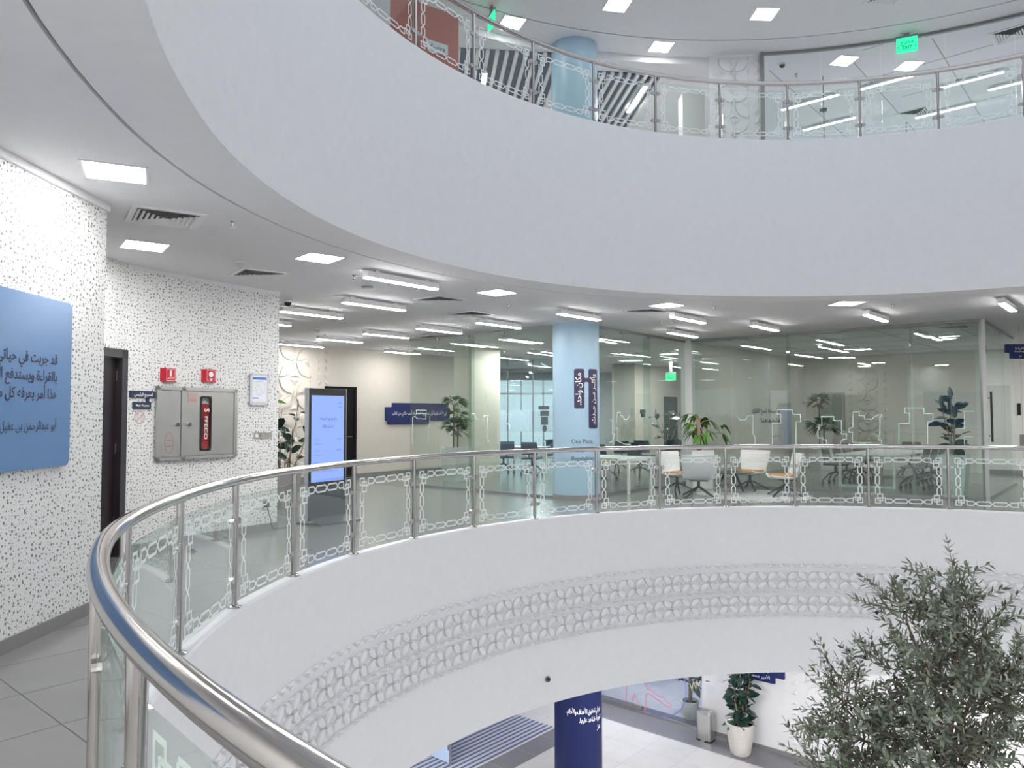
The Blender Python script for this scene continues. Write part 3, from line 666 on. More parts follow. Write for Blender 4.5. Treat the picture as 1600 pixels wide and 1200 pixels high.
GL = [[(0.09, 0.98), (0.09, 1.61), (0.18, 1.64), (0.25, 1.58), (0.55, 1.57), (0.55, 1.7), (0.22, 1.7), (0.22, 1.78), (0.57, 1.77)], [(0.62, 1.05), (0.61, 1.35), (0.68, 1.44), (0.68, 1.64)], [(2.01, 1.69), (2.09, 1.69), (2.15, 1.57), (2.36, 1.57), (2.36, 1.64), (2.5, 1.65), (2.47, 1.61), (2.47, 1.18), (2.5, 1.09)], [(2.96, 1.76), (3.03, 1.68), (2.96, 1.5), (3.1, 1.45), (3.1, 1.34)], [(3.41, 1.66), (3.5, 1.66), (3.56, 1.4), (3.63, 1.29)], [(3.75, 1.26), (3.86, 1.19), (3.93, 1.12), (4.04, 1.11), (4.04, 1.0)]]
GM = [[(0.52, 1.54), (0.59, 1.54), (0.59, 1.27), (0.69, 1.24), (0.58, 1.1), (0.48, 1.08)], [(1.34, 1.02), (1.07, 1.03), (0.79, 1.11), (0.79, 1.39), (0.74, 1.34), (0.74, 1.39), (0.8, 1.7), (0.93, 1.71), (0.93, 1.64), (1.03, 1.62), (1.08, 1.56), (1.21, 1.56), (1.3, 1.64)], [(3.47, 1.69), (3.54, 1.6), (3.74, 1.55), (3.94, 1.63)]]
GA, GB, GC = (4.34, 18.15), (8.90, 14.25), (11.80, 17.70)
LA, LB = (-2.40, 17.75), (1.0, 14.85)
MA, MBB = (1.70, 15.2), (4.30, 18.4)
partition('window_4', LA, LB, [0.95, 1.9, 2.95], GL, 'glass partition left of the blue column')
partition('window_5', MA, MBB, [1.05, 2.25], GM, 'glass partition right of the blue column')
partition('window_6', GA, GB, [1.02, 2.3, 3.47, 4.78], GR, 'long glass front of the meeting room')
partition('window_7', GB, GC, [2.6], [], 'glass side of the meeting room')
mb = MB(); mb.slab((4.18, 18.42), (4.40, 18.23), 0.16, 0, CEIL); struct(mb.build('trim_11', WMETAL, smooth=0), 'white post between the two glass rooms')
mb = MB(); mb.box(8.88, 14.19, 0, 8.96, 14.27, CEIL); struct(mb.build('trim_12', BRUSH, smooth=0), 'steel corner post of the meeting room')
# black pull handle of the glass corner
t = thing('pull_handle', 'long black pull handle on the steel corner post of the glass room', 'door handle', (8.99, 14.22, 1.12))
mb = MB(); mb.tube([(0.05, -0.02, 0), (0.05, -0.02, 0.95)], 0.02, 10); mb.build('grip', BLACK, t)
for z in (0.12, 0.83):
    mb = MB(); mb.tube([(-0.012, -0.02, z), (0.05, -0.02, z)], 0.012, 8); mb.build('standoff', STEEL, t)

# upper gallery glass ring and walls
UGR = 9.95
mb = MB()
for k in range(8):
    a, b = math.radians(84 - 6.5 * k - 0.02), math.radians(84 - 6.5 * (k + 1) + 0.02)
    A = Vector((CX + UGR * math.cos(a), CY + UGR * math.sin(a))); B = Vector((CX + UGR * math.cos(b), CY + UGR * math.sin(b)))
    mb.slab(A, B, 0.012, FLOOR2 + 0.03, CEIL2 - 0.04)
w8 = struct(mb.build('window_8', glass('upper_glass', (0.90, 0.925, 0.94)), smooth=0), 'curved glass wall of the upper gallery')
mb = MB(); mb.lathe([(UGR - 0.03, CEIL2 - 0.05), (UGR + 0.03, CEIL2 - 0.05), (UGR + 0.03, CEIL2), (UGR - 0.03, CEIL2), (UGR - 0.03, CEIL2 - 0.05)], (CX, CY, 0), 60, math.radians(31), math.radians(84.2))
a = math.radians(84.1); mb.slab((CX + (UGR - 0.05) * math.cos(a), CY + (UGR - 0.05) * math.sin(a)), (CX + (UGR + 0.1) * math.cos(a), CY + (UGR + 0.1) * math.sin(a)), 0.06, FLOOR2, CEIL2)
mb.build('window_frame', GREYM, w8, smooth=0)
def arcwall(name, r, a0, a1, z0, z1, m, label, n=24):
    mb = MB(); mb.lathe([(r, z0), (r, z1)], (CX, CY, 0), n, math.radians(a0), math.radians(a1)); return struct(mb.build(name, m), label)
arcwall('wall_relief_upper', 10.0, 84.3, 90.3, FLOOR2, 9.12, WHITE, 'white wall of the upper gallery with petal relief')
mb = MB(); relief(mb, lambda x, z, h: (CX + (9.995 - h) * math.cos(math.radians(90.0) - x / 10), CY + (9.995 - h) * math.sin(math.radians(90.0) - x / 10), z), 0.12, 0.78, FLOOR2 + 0.15, 9.08, 1, 5, 0.045)
for k in range(16): 
    for x in (0.03, 0.85):
        z = FLOOR2 + 0.1 + 0.21 * k; f = lambda X, Z, h: (CX + (9.995 - h) * math.cos(math.radians(90.0) - X / 10), CY + (9.995 - h) * math.sin(math.radians(90.0) - X / 10), Z)
        mb.add([f(x, z, 0), f(x + 0.12, z, 0), f(x + 0.12, z + 0.17, 0), f(x + 0.08, z + 0.06, 0.03)], [(0, 1, 3), (1, 2, 3), (2, 0, 3)])
struct(mb.build('trim_13', WHITE, smooth=28), 'white petal relief of the upper gallery wall')
mb = MB(); mb.box(3.70, 15.98, FLOOR2, 4.18, 16.4, 8.62); struct(mb.build('column_square_upper', mat('pale_grey_paint', (0.62, 0.62, 0.60), 0.6), smooth=0), 'pale square pillar of the upper gallery')
arcwall('wall_coral', 9.65, 122.2, 130.5, FLOOR2, 9.0, CORAL, 'coral painted wall of the upper gallery')
arcwall('wall_upper_left', 9.66, 130.5, 215, FLOOR2, 9.1, WHITE, 'white wall of the upper gallery')
mb = MB(); mb.box(-24, 27, FLOOR2, 34, 27.2, CEIL2); struct(mb.build('wall_upper_back', WHITE, smooth=0), 'white back wall of the upper gallery')
mb = MB()
for off in range(9):
    for (o_, d_) in ((uv2(13.2 + 1.5 * off, -4.5), V2), (uv2(13, -6.3 + 1.5 * off), U2)):
        for q_ in range(30):
            a, b = o_ + d_ * (0.4 * q_), o_ + d_ * (0.4 * q_ + 0.4)
            if all((e_ - Vector((CX, CY))).length > 10.02 and math.atan2(e_.y - CY, e_.x - CX) < math.radians(83) for e_ in (a, b)): mb.slab(a, b, 0.02, CEIL2 - 0.004, CEIL2 + 0.004)
struct(mb.build('trim_14', mat('pale_joint', (0.36, 0.36, 0.38), 0.7), smooth=0), 'fine joints of the upper room ceiling')
mb = MB()
for k in range(6):
    a = uv2(17.2 + 1.45 * k, -8.8); mb.slab(a, a + V2 * 6.0, 0.02, CEIL - 0.004, CEIL + 0.004)
for k in range(4):
    a = uv2(16.8, -7.6 + 1.45 * k); mb.slab(a, a + U2 * 7.7, 0.02, CEIL - 0.004, CEIL + 0.004)
struct(mb.build('trim_15', mat('ceiling_joint', (0.30, 0.31, 0.31), 0.7), smooth=0), 'joints of the meeting room ceiling')

# ================================================================== BALUSTRADES
def balustrade(label):
    root = thing('balustrade', label, 'railing', (CX, CY, 0))
    def P(r, a, z): q = pol(r, a, z); return (q.x - CX, q.y - CY, q.z)
    RR = 6.20; ZC, ZR = 0.241, 1.154
    ang = [PH - SP * i for i in range(16)]
    near = [PH + SP * k for k in (1, 2, 2.88, 3.9, 4.9, 5.9)]
    ang = near[::-1] + ang
    mb = MB(); a0, a1 = ang[0] + 0.1, ang[-1] - 0.1
    mb.tube([P(RR, a0 + (a1 - a0) * k / 200, ZR) for k in range(201)], 0.033, 14)
    mb.build('handrail', STEEL, root)
    for a in ang:
        mb = MB(); x, y, _ = P(RR, a, 0); mb.lathe([(0.0, ZC + 0.016), (0.022, ZC + 0.016), (0.022, ZR - 0.02), (0, ZR - 0.02)], (x, y, 0), 14)
        ps = mb.build('post', STEEL, root)
        mb = MB(); mb.lathe([(0, ZC), (0.052, ZC), (0.052, ZC + 0.008), (0.034, ZC + 0.018), (0, ZC + 0.018)], (x, y, 0), 20); mb.build('base_disc', STEEL, ps)
        tx, ty = -math.sin(a), math.cos(a)
        for z in (ZC + 0.20, ZC + 0.62):
            for sg in (1, -1):
                nx, ny = math.cos(a), math.sin(a); c = Vector((x + tx * sg * 0.045, y + ty * sg * 0.045, z))
                mb = MB(); out = [(-0.025, -0.023), (0.016, -0.023), (0.03, -0.012), (0.034, 0), (0.03, 0.012), (0.016, 0.023), (-0.025, 0.023)]
                f = lambda off: (lambda u, w: tuple(c + Vector((tx * sg * u + nx * off, ty * sg * u + ny * off, w))))
                mb.prism(out, f(-0.014), f(0.014)); mb.build('clamp', STEEL, ps, smooth=30)
    for a, b in zip(ang[:-1], ang[1:]):
        p, q = Vector(P(RR, a, 0)), Vector(P(RR, b, 0)); d = (q - p).normalized(); L = (q - p).length; n = Vector((-d.y, d.x, 0))
        if n.dot(-(p + q)) < 0: n = -n                   # n points into the atrium
        m0 = 0.045; w = L - 2 * m0; zb, zt = ZC + 0.035, ZC + 0.80
        A = p + d * m0
        mb = MB(); mb.slab(A, A + d * w, 0.010, zb, zt); g = mb.build('glass_panel', GLASS, root, smooth=0)
        fn = lambda s, z: (A.x + d.x * s + n.x * 0.0065, A.y + d.y * s + n.y * 0.0065, z)
        mb = MB(); e = 0.045; s0, s1, z0, z1 = e, w - e, zb + 0.03, zt - 0.05; t = 0.0155; c = 0.068; k = 0.029
        # corner knots: small square and two hooked squares
        for sx, xx in ((1, s0), (-1, s1)):
            for sz, zz in ((1, z0), (-1, z1)):
                pt = lambda i, j: (xx + sx * i, zz + sz * j)
                mb.ribbon([pt(0, 0), pt(c, 0), pt(c, c), pt(0, c)], t, fn, True)
                mb.ribbon([pt(c * 2, c * 0.5 - k + 0.006), pt(c * 2 - 0.0, c * 1.15), pt(c * 0.5, c * 1.15)], t, fn)
                mb.ribbon([pt(c * 0.5, c * 0.5), pt(c * 0.5, c * 2.0), pt(c * 1.5, c * 2.0), pt(c * 1.5, c * 0.55), pt(c * 0.5, c * 0.55)], t, fn)
        def strands(along0, along1, parts, place):
            x = 0.033; tot = sum(parts); cuts = [along0]
            for q_ in parts: cuts.append(cuts[-1] + (along1 - along0) * q_ / tot)
            for sg in (1, -1):
                pts = [place(along0, sg * k)]; s_ = sg
                for i in range(len(parts)):
                    if i: pts.append(place(cuts[i] + x, s_ * k))
                    pts.append(place(cuts[i + 1] - (x if i < len(parts) - 1 else 0), s_ * k)); s_ = -s_
                mb.ribbon(pts, t, fn)
        h0, h1 = s0 + 2 * c, s1 - 2 * c; v0, v1 = z0 + 2 * c, z1 - 2 * c
        strands(h0, h1, (.55, 1, 1, .55), lambda u_, v_: (u_, z0 + c * 0.5 + v_)); strands(h0, h1, (.55, 1, 1, .55), lambda u_, v_: (u_, z1 - c * 0.5 + v_))
        strands(v0, v1, (.8, 1, .8), lambda u_, v_: (s0 + c * 0.5 + v_, u_)); strands(v0, v1, (.8, 1, .8), lambda u_, v_: (s1 - c * 0.5 + v_, u_))
        mb.build('etched_pattern', FROST, g, smooth=0)
    return root
bal = balustrade('steel and glass balustrade in the foreground, curving around the lower edge of the round void')
dup(bal, dz=FLOOR2, label='steel and glass balustrade on the floor above, behind the upper white fascia')

# ================================================================== CEILING FITTINGS
def downlight(x, y, z, rz, label, group, em=None):
    t = thing('square_downlight', label, 'ceiling light', (x, y, z), rz, group); h = 0.205
    mb = MB(); mb.box(-h - .02, -h - .02, -0.008, h + .02, -h, 0.0); mb.box(-h - .02, h, -0.008, h + .02, h + .02, 0); mb.box(-h - .02, -h, -0.008, -h, h, 0); mb.box(h, -h, -0.008, h + .02, h, 0)
    mb.build('trim_frame', WMETAL, t, smooth=0)
    mb = MB(); mb.box(-h, -h, -0.006, h, h, -0.001); mb.build('diffuser', em or LED, t, smooth=0)
    return t
DG = 'square downlights of the lower ceiling'
for x, y, rz, lb in ((-2.97, 5.57, 25, 'glowing square downlight above the blue wall panel, largest in the ceiling'), (-3.93, 7.99, 35, 'glowing square downlight in front of the theatre door recess'),
                     (-2.22, 8.63, 40, 'glowing square downlight in front of the smoke detector, before the first linear light'), (-0.22, 11.09, 50, 'glowing square downlight between the long linear light and the blue column'),
                     (2.57, 12.42, 42, 'glowing square downlight just right of the blue column, near the ceiling groove'), (5.48, 12.25, 3, 'glowing square downlight in front of the long meeting room glass')):
    downlight(x, y, CEIL, math.radians(rz), lb, DG)
UG_ = 'square downlights of the upper ceiling'
for x, y, rz, lb in ((1.94, 13.45, 12, 'upper square downlight directly in front of the blue column top'), (4.74, 13.77, 2, 'upper square downlight before the white relief wall'), (0.02, 14.05, 20, 'upper square downlight beside the green exit sign, left of the upper blue column'),
                     (3.05, 15.01, 8, 'upper square downlight right of the upper blue column, above the white bulkhead'), (7.05, 15.63, 10, 'upper square downlight behind the glass, nearer the black dome camera'), (8.55, 15.87, 5, 'upper square downlight behind the glass, under the green exit sign'),
                     ):
    downlight(x, y, CEIL2, math.radians(rz), lb, UG_, LEDU)
def linear(x, y, z, L, rz, label, group, em=None, w=0.10, h=0.085):
    t = thing('linear_light', label, 'ceiling light', (x, y, z - 0.034), rz, group)
    mb = MB(); mb.box(-L / 2, -w / 2, -h * 0.88, L / 2, w / 2, 0); mb.build('housing', WMETAL, t, smooth=0)
    for sx in (-0.35, 0.35):
        mb = MB(); mb.box(sx * L - 0.03, -0.02, 0, sx * L + 0.03, 0.02, 0.034); mb.build('ceiling_clip', WMETAL, t, smooth=0)
    mb = MB(); mb.box(-L / 2 + .005, -w / 2 + .004, -h, L / 2 - .005, w / 2 - .004, -h * 0.88); mb.build('diffuser', em or LEDL, t, smooth=0)
    return t
LG = 'linear lights of the gallery ceiling'
for x, y, lb in ((-1.42, 9.70, 'longest looking linear light, nearest the ceiling groove left of the blue column'), (-2.15, 11.75, 'linear light second from the groove, left of the ceiling vent'), (-3.38, 12.7, 'linear light just past the perforated wall corner, below the dome camera'),
                 (-4.6, 13.75, 'linear light half hidden behind the perforated wall edge'), (-3.9, 17.05, 'linear light in front of the cream wall, left of its neighbour by the glass'), (-5.1, 18.2, 'linear light above the cream petal relief at the corridor end'),
                 (-2.68, 16.05, 'linear light in the middle of the corridor ceiling'), (-1.46, 15.15, 'linear light just before the left glass partition'), (-2.95, 20.35, 'farthest linear light, at the end of the cream corridor wall'),
                 (-0.24, 14.25, 'linear light left of the blue column above the left partition'), (1.18, 13.05, 'linear light hanging right over the blue column'), (3.18, 13.5, 'linear light right of the blue column, nearer of two'),
                 (3.65, 16.0, 'linear light right of the blue column, farther of two, by the white post'), (5.0, 14.8, 'linear light before the left half of the meeting room glass'), (6.47, 13.3, 'linear light before the right half of the meeting room glass'), (7.95, 12.0, 'linear light at the right, near the hanging blue sign')):
    linear(x, y, CEIL, 1.2, ROT_U, lb, LG, LEDC if x < 0 else LEDL)
ML = 'thin lights of the glass rooms'
for i, (x, y, L, rz, lb) in enumerate(((6.09, 19.14, 1.05, 49, 'thin light near the left wall of the meeting room'), (7.49, 17.88, 1.2, 49, 'thin light in the meeting room, front one of the middle pair'), (8.26, 19.65, 1.2, 49, 'thin light in the meeting room, rear one of the middle pair'),
        (8.53, 22.01, 1.2, 49, 'thin light over the palm at the back of the meeting room'), (9.04, 16.52, 1.2, 49, 'thin light near the corner post of the meeting room'), (9.75, 16.72, 0.4, -41, 'short thin light crossing the corner post light'), (9.07, 19.89, 0.5, -15, 'short thin light in the middle of the meeting room'),
        (9.84, 22.7, 0.5, -19, 'short thin light before the petal relief of the meeting room'), (-1.08, 18.54, 1.3, 55, 'thin light behind the left partition, over the potted palm'), (0.12, 17.62, 1.3, 52, 'thin light behind the left partition, beside the blue column'), (-0.11, 22.73, 2.2, 56, 'thin long light over the inner frosted partition'),
        (0.82, 21.23, 1.3, 55, 'thin light just behind the blue column'), (2.39, 17.45, 1.2, 49, 'thin light right of the blue column inside the corner room'), (3.44, 21.52, 1.0, 46, 'thin light deeper right of the blue column'),
        (1.02, 26.49, 1.6, 57, 'thin light beyond the inner partition before the window'), (4.63, 28.0, 0.9, 55, 'thin light near the grey pillar'), (6.0, 27.1, 1.4, 57, 'thin light above the far exit sign'))):
    linear(x, y, CEIL, L, math.radians(rz), lb, ML, LEDD, 0.07, 0.05)
UL = 'linear lights of the upper glass room'
for x, y, L, rz, lb in ((7.09, 17.57, 1.35, -41, 'upper linear light nearest the relief wall'), (8.1, 18.9, 1.3, -41, 'upper linear light low behind the first pendant'), (8.43, 16.48, 1.2, -41, 'upper linear light nearest the glass, under the exit sign'), (10.19, 16.43, 1.3, -41, 'upper linear light at the right above the square vent'), (10.6, 18.1, 1.3, -41, 'upper linear light low at the right by the square vent'), (11.3, 16.6, 1.0, -41, 'upper linear light at the right edge')):
    linear(x, y, CEIL2, L, math.radians(rz), lb, UL, LEDU, 0.09, 0.05)
linear(2.85, 16.85, 8.93, 1.4, math.radians(96.5), 'upper linear light crossing the right slatted ceiling panel', 'linear lights in the slatted ceiling', LEDU)
linear(-0.62, 16.1, 8.93, 1.2, math.radians(96.5), 'upper linear light in the left slatted ceiling panel', 'linear lights in the slatted ceiling', LEDU)
def vent(x, y, z, rz, s, label):
    t = thing('ceiling_vent', label, 'air vent', (x, y, z), rz, 'square ceiling vents')
    mb = MB(); h = s / 2; f = h - 0.05
    for a, b, c, d in ((-h, -h, h, -f), (-h, f, h, h), (-h, -f, -f, f), (f, -f, h, f)): mb.box(a, b, -0.012, c, d, 0)
    mb.build('vent_frame', WMETAL, t, smooth=0)
    mb = MB(); mb.box(-f, -f, -0.003, f, f, -0.001); mb.build('vent_throat', mat('throat_grey', (0.10, 0.10, 0.105), 0.8), t, smooth=0)
    mb = MB(); n = 6
    for i in range(n):
        r0 = f * (1 - i / n) - 0.004; r1 = r0 - f / n * 0.72; zz = -0.020; zl = -0.004
        for k in range(4):
            c, s_ = math.cos(k * PI / 2), math.sin(k * PI / 2)
            R = lambda px, py, pz: (px * c - py * s_, px * s_ + py * c, pz)
            mb.add([R(-r0, -r0, zz), R(r0, -r0, zz), R(r1, -r1, zl), R(-r1, -r1, zl)], [(0, 1, 2, 3)])
    mb.build('vent_louvre', WMETAL, t, smooth=0)
    return t
vent(-3.18, 6.85, CEIL, math.radians(32), 0.62, 'square louvred air vent between the two nearest downlights by the perforated wall')
vent(-3.25, 9.6, CEIL, math.radians(36), 0.60, 'square louvred air vent behind the smoke detector near the perforated wall corner')
vent(-1.13, 11.74, CEIL, ROT_U, 0.60, 'square air vent between the long linear lights and the ceiling groove')
vent(-0.72, 13.4, CEIL, ROT_U, 0.60, 'square air vent left of the linear light by the left partition')
vent(2.35, 13.09, CEIL, ROT_U, 0.60, 'square air vent right of the blue column beside a downlight')
vent(-5.2, 15.3, CEIL, ROT_U, 0.6, 'square air vent half hidden behind the perforated wall edge')
vent(-1.9, 17.3, CEIL, ROT_U, 0.6, 'square air vent at the far end of the corridor ceiling')
vent(9.2, 15.6, CEIL, ROT_U, 0.6, 'square air vent inside the meeting room by the corner post')
vent(10.07, 18.45, CEIL2, math.radians(-41), 0.75, 'upper square vent behind the glass between two linear lights')
vent(9.9, 14.55, CEIL2, math.radians(-41), 0.7, 'upper square vent at the right edge behind the glass')
vent(6.75, 13.15, CEIL2, math.radians(5), 0.62, 'upper square vent in the ring ceiling, at the top of the view')
def sprinkler(x, y, z, label):
    t = thing('sprinkler', label, 'sprinkler', (x, y, z), 0, 'ceiling sprinklers')
    mb = MB(); mb.lathe([(0, 0), (0.038, 0), (0.034, -0.008), (0.012, -0.012), (0.010, -0.03), (0.006, -0.05), (0, -0.05)], n=14); mb.build('sprinkler_body', STEEL, t)
    mb = MB(); mb.lathe([(0, -0.052), (0.026, -0.052), (0.026, -0.057), (0, -0.057)], n=12); mb.build('deflector', STEEL, t)
for x, y, z, lb in ((-2.62, 7.0, CEIL, 'chrome sprinkler beside the near louvred vent'), (-2.04, 9.7, CEIL, 'chrome sprinkler before the first linear light'), (-0.05, 12.3, CEIL, 'chrome sprinkler between downlight and linear light, left of the column'), (3.4, 12.6, CEIL, 'chrome sprinkler right of the blue column, before the nearer linear light'), (6.3, 12.4, CEIL, 'chrome sprinkler right of the front downlight'), (-0.4, 14.9, CEIL, 'chrome sprinkler above the left partition'), (2.9, 14.6, CEIL, 'chrome sprinkler above the right partition by the column'), (8.4, 11.9, CEIL, 'chrome sprinkler near the hanging sign'), (6.27, 16.25, CEIL2, 'upper sprinkler behind the glass near the dome camera')):
    sprinkler(x, y, z, lb)
t = thing('smoke_detector', 'white round smoke detector in front of the second louvred vent', 'smoke detector', (-3.21, 8.84, CEIL))
mb = MB(); mb.lathe([(0, 0), (0.062, 0), (0.062, -0.018), (0, -0.018)], n=20); mb.build('detector_base', WMETAL, t)
mb = MB(); mb.lathe([(0, -0.018), (0.05, -0.018), (0.05, -0.024), (0.05, -0.05), (0.035, -0.062), (0, -0.062)], n=20); mb.build('detector_head', mat('detector_grey', (0.55, 0.55, 0.54), 0.5), t)
t = dup(t, (-4.05, 15.6, CEIL), 0, 'white round smoke detector at the far corridor linear lights')
def dome(x, y, z, label):
    t = thing('dome_camera', label, 'security camera', (x, y, z), 0, 'dome cameras')
    mb = MB(); mb.lathe([(0, 0), (0.07, 0), (0.07, -0.03), (0, -0.03)], n=20); mb.build('camera_base', WMETAL, t)
    mb = MB(); mb.lathe([(0.058, -0.03)] + [(0.058 * math.cos(q), -0.03 - 0.058 * math.sin(q)) for q in (0.3, 0.6, 0.9, 1.2, PI / 2)], n=20); mb.build('camera_dome', BLACK, t)
dome(-3.54, 11.83, CEIL, 'black dome camera on the ceiling just past the perforated wall corner')
dome(5.79, 15.77, CEIL2, 'black dome camera behind the upper glass')
mb = MB(); mb.lathe([(0, CEIL), (0.085, CEIL), (0.075, CEIL - 0.02), (0, CEIL - 0.025)], (-2.04, 10.56, 0), 20); tag(mb.build('ceiling_speaker', GREYM), 'grey round ceiling speaker by the nearest linear light', 'speaker')
for px, (x, y) in (('left', (0.46, 10.29)), ('right', (5.04, 11.48))):
    a = math.atan2(y - CY, x - CX); q = pol(RF - 0.001, a, -1.905)
    t = thing('wall_nozzle', 'small grey round nozzle on the lower fascia, ' + ('above the navy column' if px == 'left' else 'beside the olive tree top'), 'nozzle', q, facing(-math.cos(a), -math.sin(a)), 'fascia nozzles')
    mb = MB(); mb.tube([(0, 0, 0), (0, -0.012, 0)], 0.042, 16); mb.build('rim', GREYM, t)
    mb = MB(); mb.tube([(0, -0.012, 0), (0, -0.035, 0)], 0.024, 14); mb.build('socket_head', BLACK, t)
# slatted ceiling panels beside the upper column
dv = Vector((-0.113, 1)).normalized(); dp = Vector((dv.y, -dv.x))
def slats(name, o, n, L, pitch, label):
    t = thing(name, label, 'ceiling panel', (o[0], o[1], 0), 0, 'slatted ceiling panels')
    mb = MB(); P = [Vector((0, 0)), dp * (n * pitch), dp * (n * pitch) + dv * L, dv * L]
    mb.prism([(p.x, p.y) for p in P], lambda x, y: (x, y, 8.992), lambda x, y: (x, y, 8.999)); mb.build('backing', SLATB, t, smooth=0)
    mb = MB()
    for k in range(n + 1):
        a = dp * (k * pitch); mb.slab(a, a + dv * L, 0.075, 8.93, 8.995)
    mb.build('slat', WMETAL, t, smooth=0)
slats('slatted_ceiling_panel', (-1.05, 14.75), 11, 4.5, 0.195, 'dark panel of pale slats in the upper ceiling, left of the upper blue column')
slats('slatted_ceiling_panel', (1.62, 15.75), 9, 4.0, 0.185, 'dark panel of pale slats in the upper ceiling, right of the upper blue column')
# exit signs
def exit_sign(x, y, z, rz, w, h, label, rod=0.1):
    t = thing('exit_sign', label, 'exit sign', (x, y, z), rz)
    mb = MB(); mb.box(-w / 2, -0.012, -h, w / 2, 0.012, 0); mb.build('lit_plate', EXITM, t, smooth=0)
    mb = MB(); mb.box(-w / 2 - .005, -0.02, 0, w / 2 + .005, 0.02, 0.04); mb.box(-0.05, -0.015, 0.04, 0.05, 0.015, rod); mb.build('housing', GREYM, t, smooth=0)
    lettering([('مخرج', 0, -h * 0.42, h * 0.36, 'CENTER', .01, None), ('EXIT', 0, -h * 0.82, h * 0.34, 'CENTER', .015, w * 0.45), ('‹', -w * 0.40, -h * 0.72, h * 0.4, 'CENTER', .01, None), ('›', w * 0.40, -h * 0.72, h * 0.4, 'CENTER', .01, None)], flat(-0.012), mat('exit_ink', (0.01, 0.16, 0.08), 0.5), t)
    return t
exit_sign(7.78, 14.49, 9.05, facing(-0.45, -1), 0.37, 0.29, 'green lit exit sign on the upper glass wall, facing the void')
exit_sign(-0.36, 13.5, 8.99, facing(-0.97, -0.35), 0.37, 0.26, 'green lit exit sign seen nearly edge on, left of the upper blue column', 0.145)
exit_sign(5.28, 25.0, 3.05, facing(-0.2, -1), 0.34, 0.24, 'small green lit exit sign deep inside the corner glass room', 0.41)
# pendants in the upper room
for x, y, lb in ((6.9, 16.35, 'black pendant lamp hanging behind the upper glass, next to the relief wall'), (10.1, 18.95, 'black pendant lamp low behind the upper glass at the right')):
    t = thing('pendant_lamp', lb, 'pendant lamp', (x, y, CEIL2), 0, 'upper pendants')
    mb = MB(); mb.lathe([(0, 0), (0.09, 0), (0.075, -0.04), (0.01, -0.06), (0, -0.06)], (0, 0, -0.75), 20); mb.build('ceiling_rose', BLACK, t)
    mb = MB(); mb.tube([(0, 0, 0), (0, 0, -1.5)], 0.008, 6); mb.build('cord', BLACK, t)
    mb = MB(); mb.lathe([(0.02, -1.45), (0.06, -1.5), (0.17, -1.62), (0.16, -1.62), (0.05, -1.52), (0, -1.5)], n=24); mb.build('lamp_shade', BLACK, t)

# ================================================================== WALL-MOUNTED THINGS, LEFT
# sky blue panel with the quotation (wall at x = -3.5, facing +x): local x runs towards +y
t = thing('quote_panel', 'large sky blue wall panel with dark Arabic text on the near perforated wall', 'wall panel', (-3.497, 5.91, 1.25), facing(1, 0))
mb = MB(); mb.plate(rrect(-3.4, 0, 0.0, 1.265, 0.05), -0.03, 0.0); mb.build('board', PANELB, t)
lettering([('قد جربت في حياتي ألوانا من المتع', -0.18, 0.775, 0.105, 'RIGHT', .014, 1.20), ('بالقراءة ويستدفع الهموم بالكتب', -0.18, 0.645, 0.105, 'RIGHT', .014, 1.12), ('هذا أمر يعرفه كل من جرب لذة', -0.18, 0.515, 0.105, 'RIGHT', .014, 1.05), ('أبو عبدالرحمن بن عقيل', -0.18, 0.285, 0.092, 'RIGHT', 0.0, 0.63)],
          flat(-0.03), INK, t)
def on_arc(deg, z, off=0.0):
    a = math.radians(deg); return (CX + (R2 - off) * math.cos(a), CY + (R2 - off) * math.sin(a), z), facing(-math.cos(a), -math.sin(a))
# fire hose cabinet
p, rz = on_arc(151.65, 1.08, 0.0)
t = thing('fire_hose_cabinet', 'brushed steel fire hose cabinet with two doors on the curved perforated wall', 'fire hose cabinet', p, rz)
w, h = 1.25, 0.93; y0 = -0.06
mb = MB()
for a, b, c, d in ((-w / 2, 0, w / 2, 0.045), (-w / 2, h - 0.045, w / 2, h), (-w / 2, 0, -w / 2 + 0.05, h), (w / 2 - 0.05, 0, w / 2, h), (-0.27, 0, -0.21, h)): mb.box(a, y0, b, c, 0.0, d)
mb.box(-w / 2, 0.0, 0, w / 2, 0.035, h); mb.build('cabinet_frame', BRUSH, t, smooth=0)
xl0, xl1, xr0, xr1, zb, zt = -w / 2 + 0.055, -0.275, -0.205, w / 2 - 0.055, 0.05, h - 0.05
mb = MB(); mb.box(xl0, y0 + 0.012, zb, xl1, y0 + 0.03, zt); dl = mb.build('cabinet_door', BRUSH, t, smooth=0)
mb = MB(); wx0, wx1, wz0, wz1 = 0.02, 0.20, 0.10, 0.82
for a, b, c, d in ((xr0, zb, wx0, zt), (wx1, zb, xr1, zt), (wx0, zb, wx1, wz0), (wx0, wz1, wx1, zt)): mb.box(a, y0 + 0.012, b, c, y0 + 0.03, d)
drr = mb.build('cabinet_door', BRUSH, t, smooth=0)
for par, x in ((dl, xl1 - 0.055), (drr, xr0 + 0.055)):
    mb = MB(); mb.tube([(x, y0 + 0.012, 0.45), (x, y0 - 0.012, 0.45)], 0.026, 14); mb.tube([(x, y0 - 0.012, 0.45), (x, y0 - 0.03, 0.45)], 0.014, 10); mb.build('door_knob', STEEL, par)
mb = MB(); o_ = rrect(wx0, wz0, wx1, wz1, 0.05); i_ = rrect(wx0 + 0.022, wz0 + 0.022, wx1 - 0.022, wz1 - 0.022, 0.035)
n = len(o_); vs = [(x, y0 + 0.004, z) for x, z in o_] + [(x, y0 + 0.004, z) for x, z in i_] + [(x, y0 + 0.03, z) for x, z in o_] + [(x, y0 + 0.03, z) for x, z in i_]
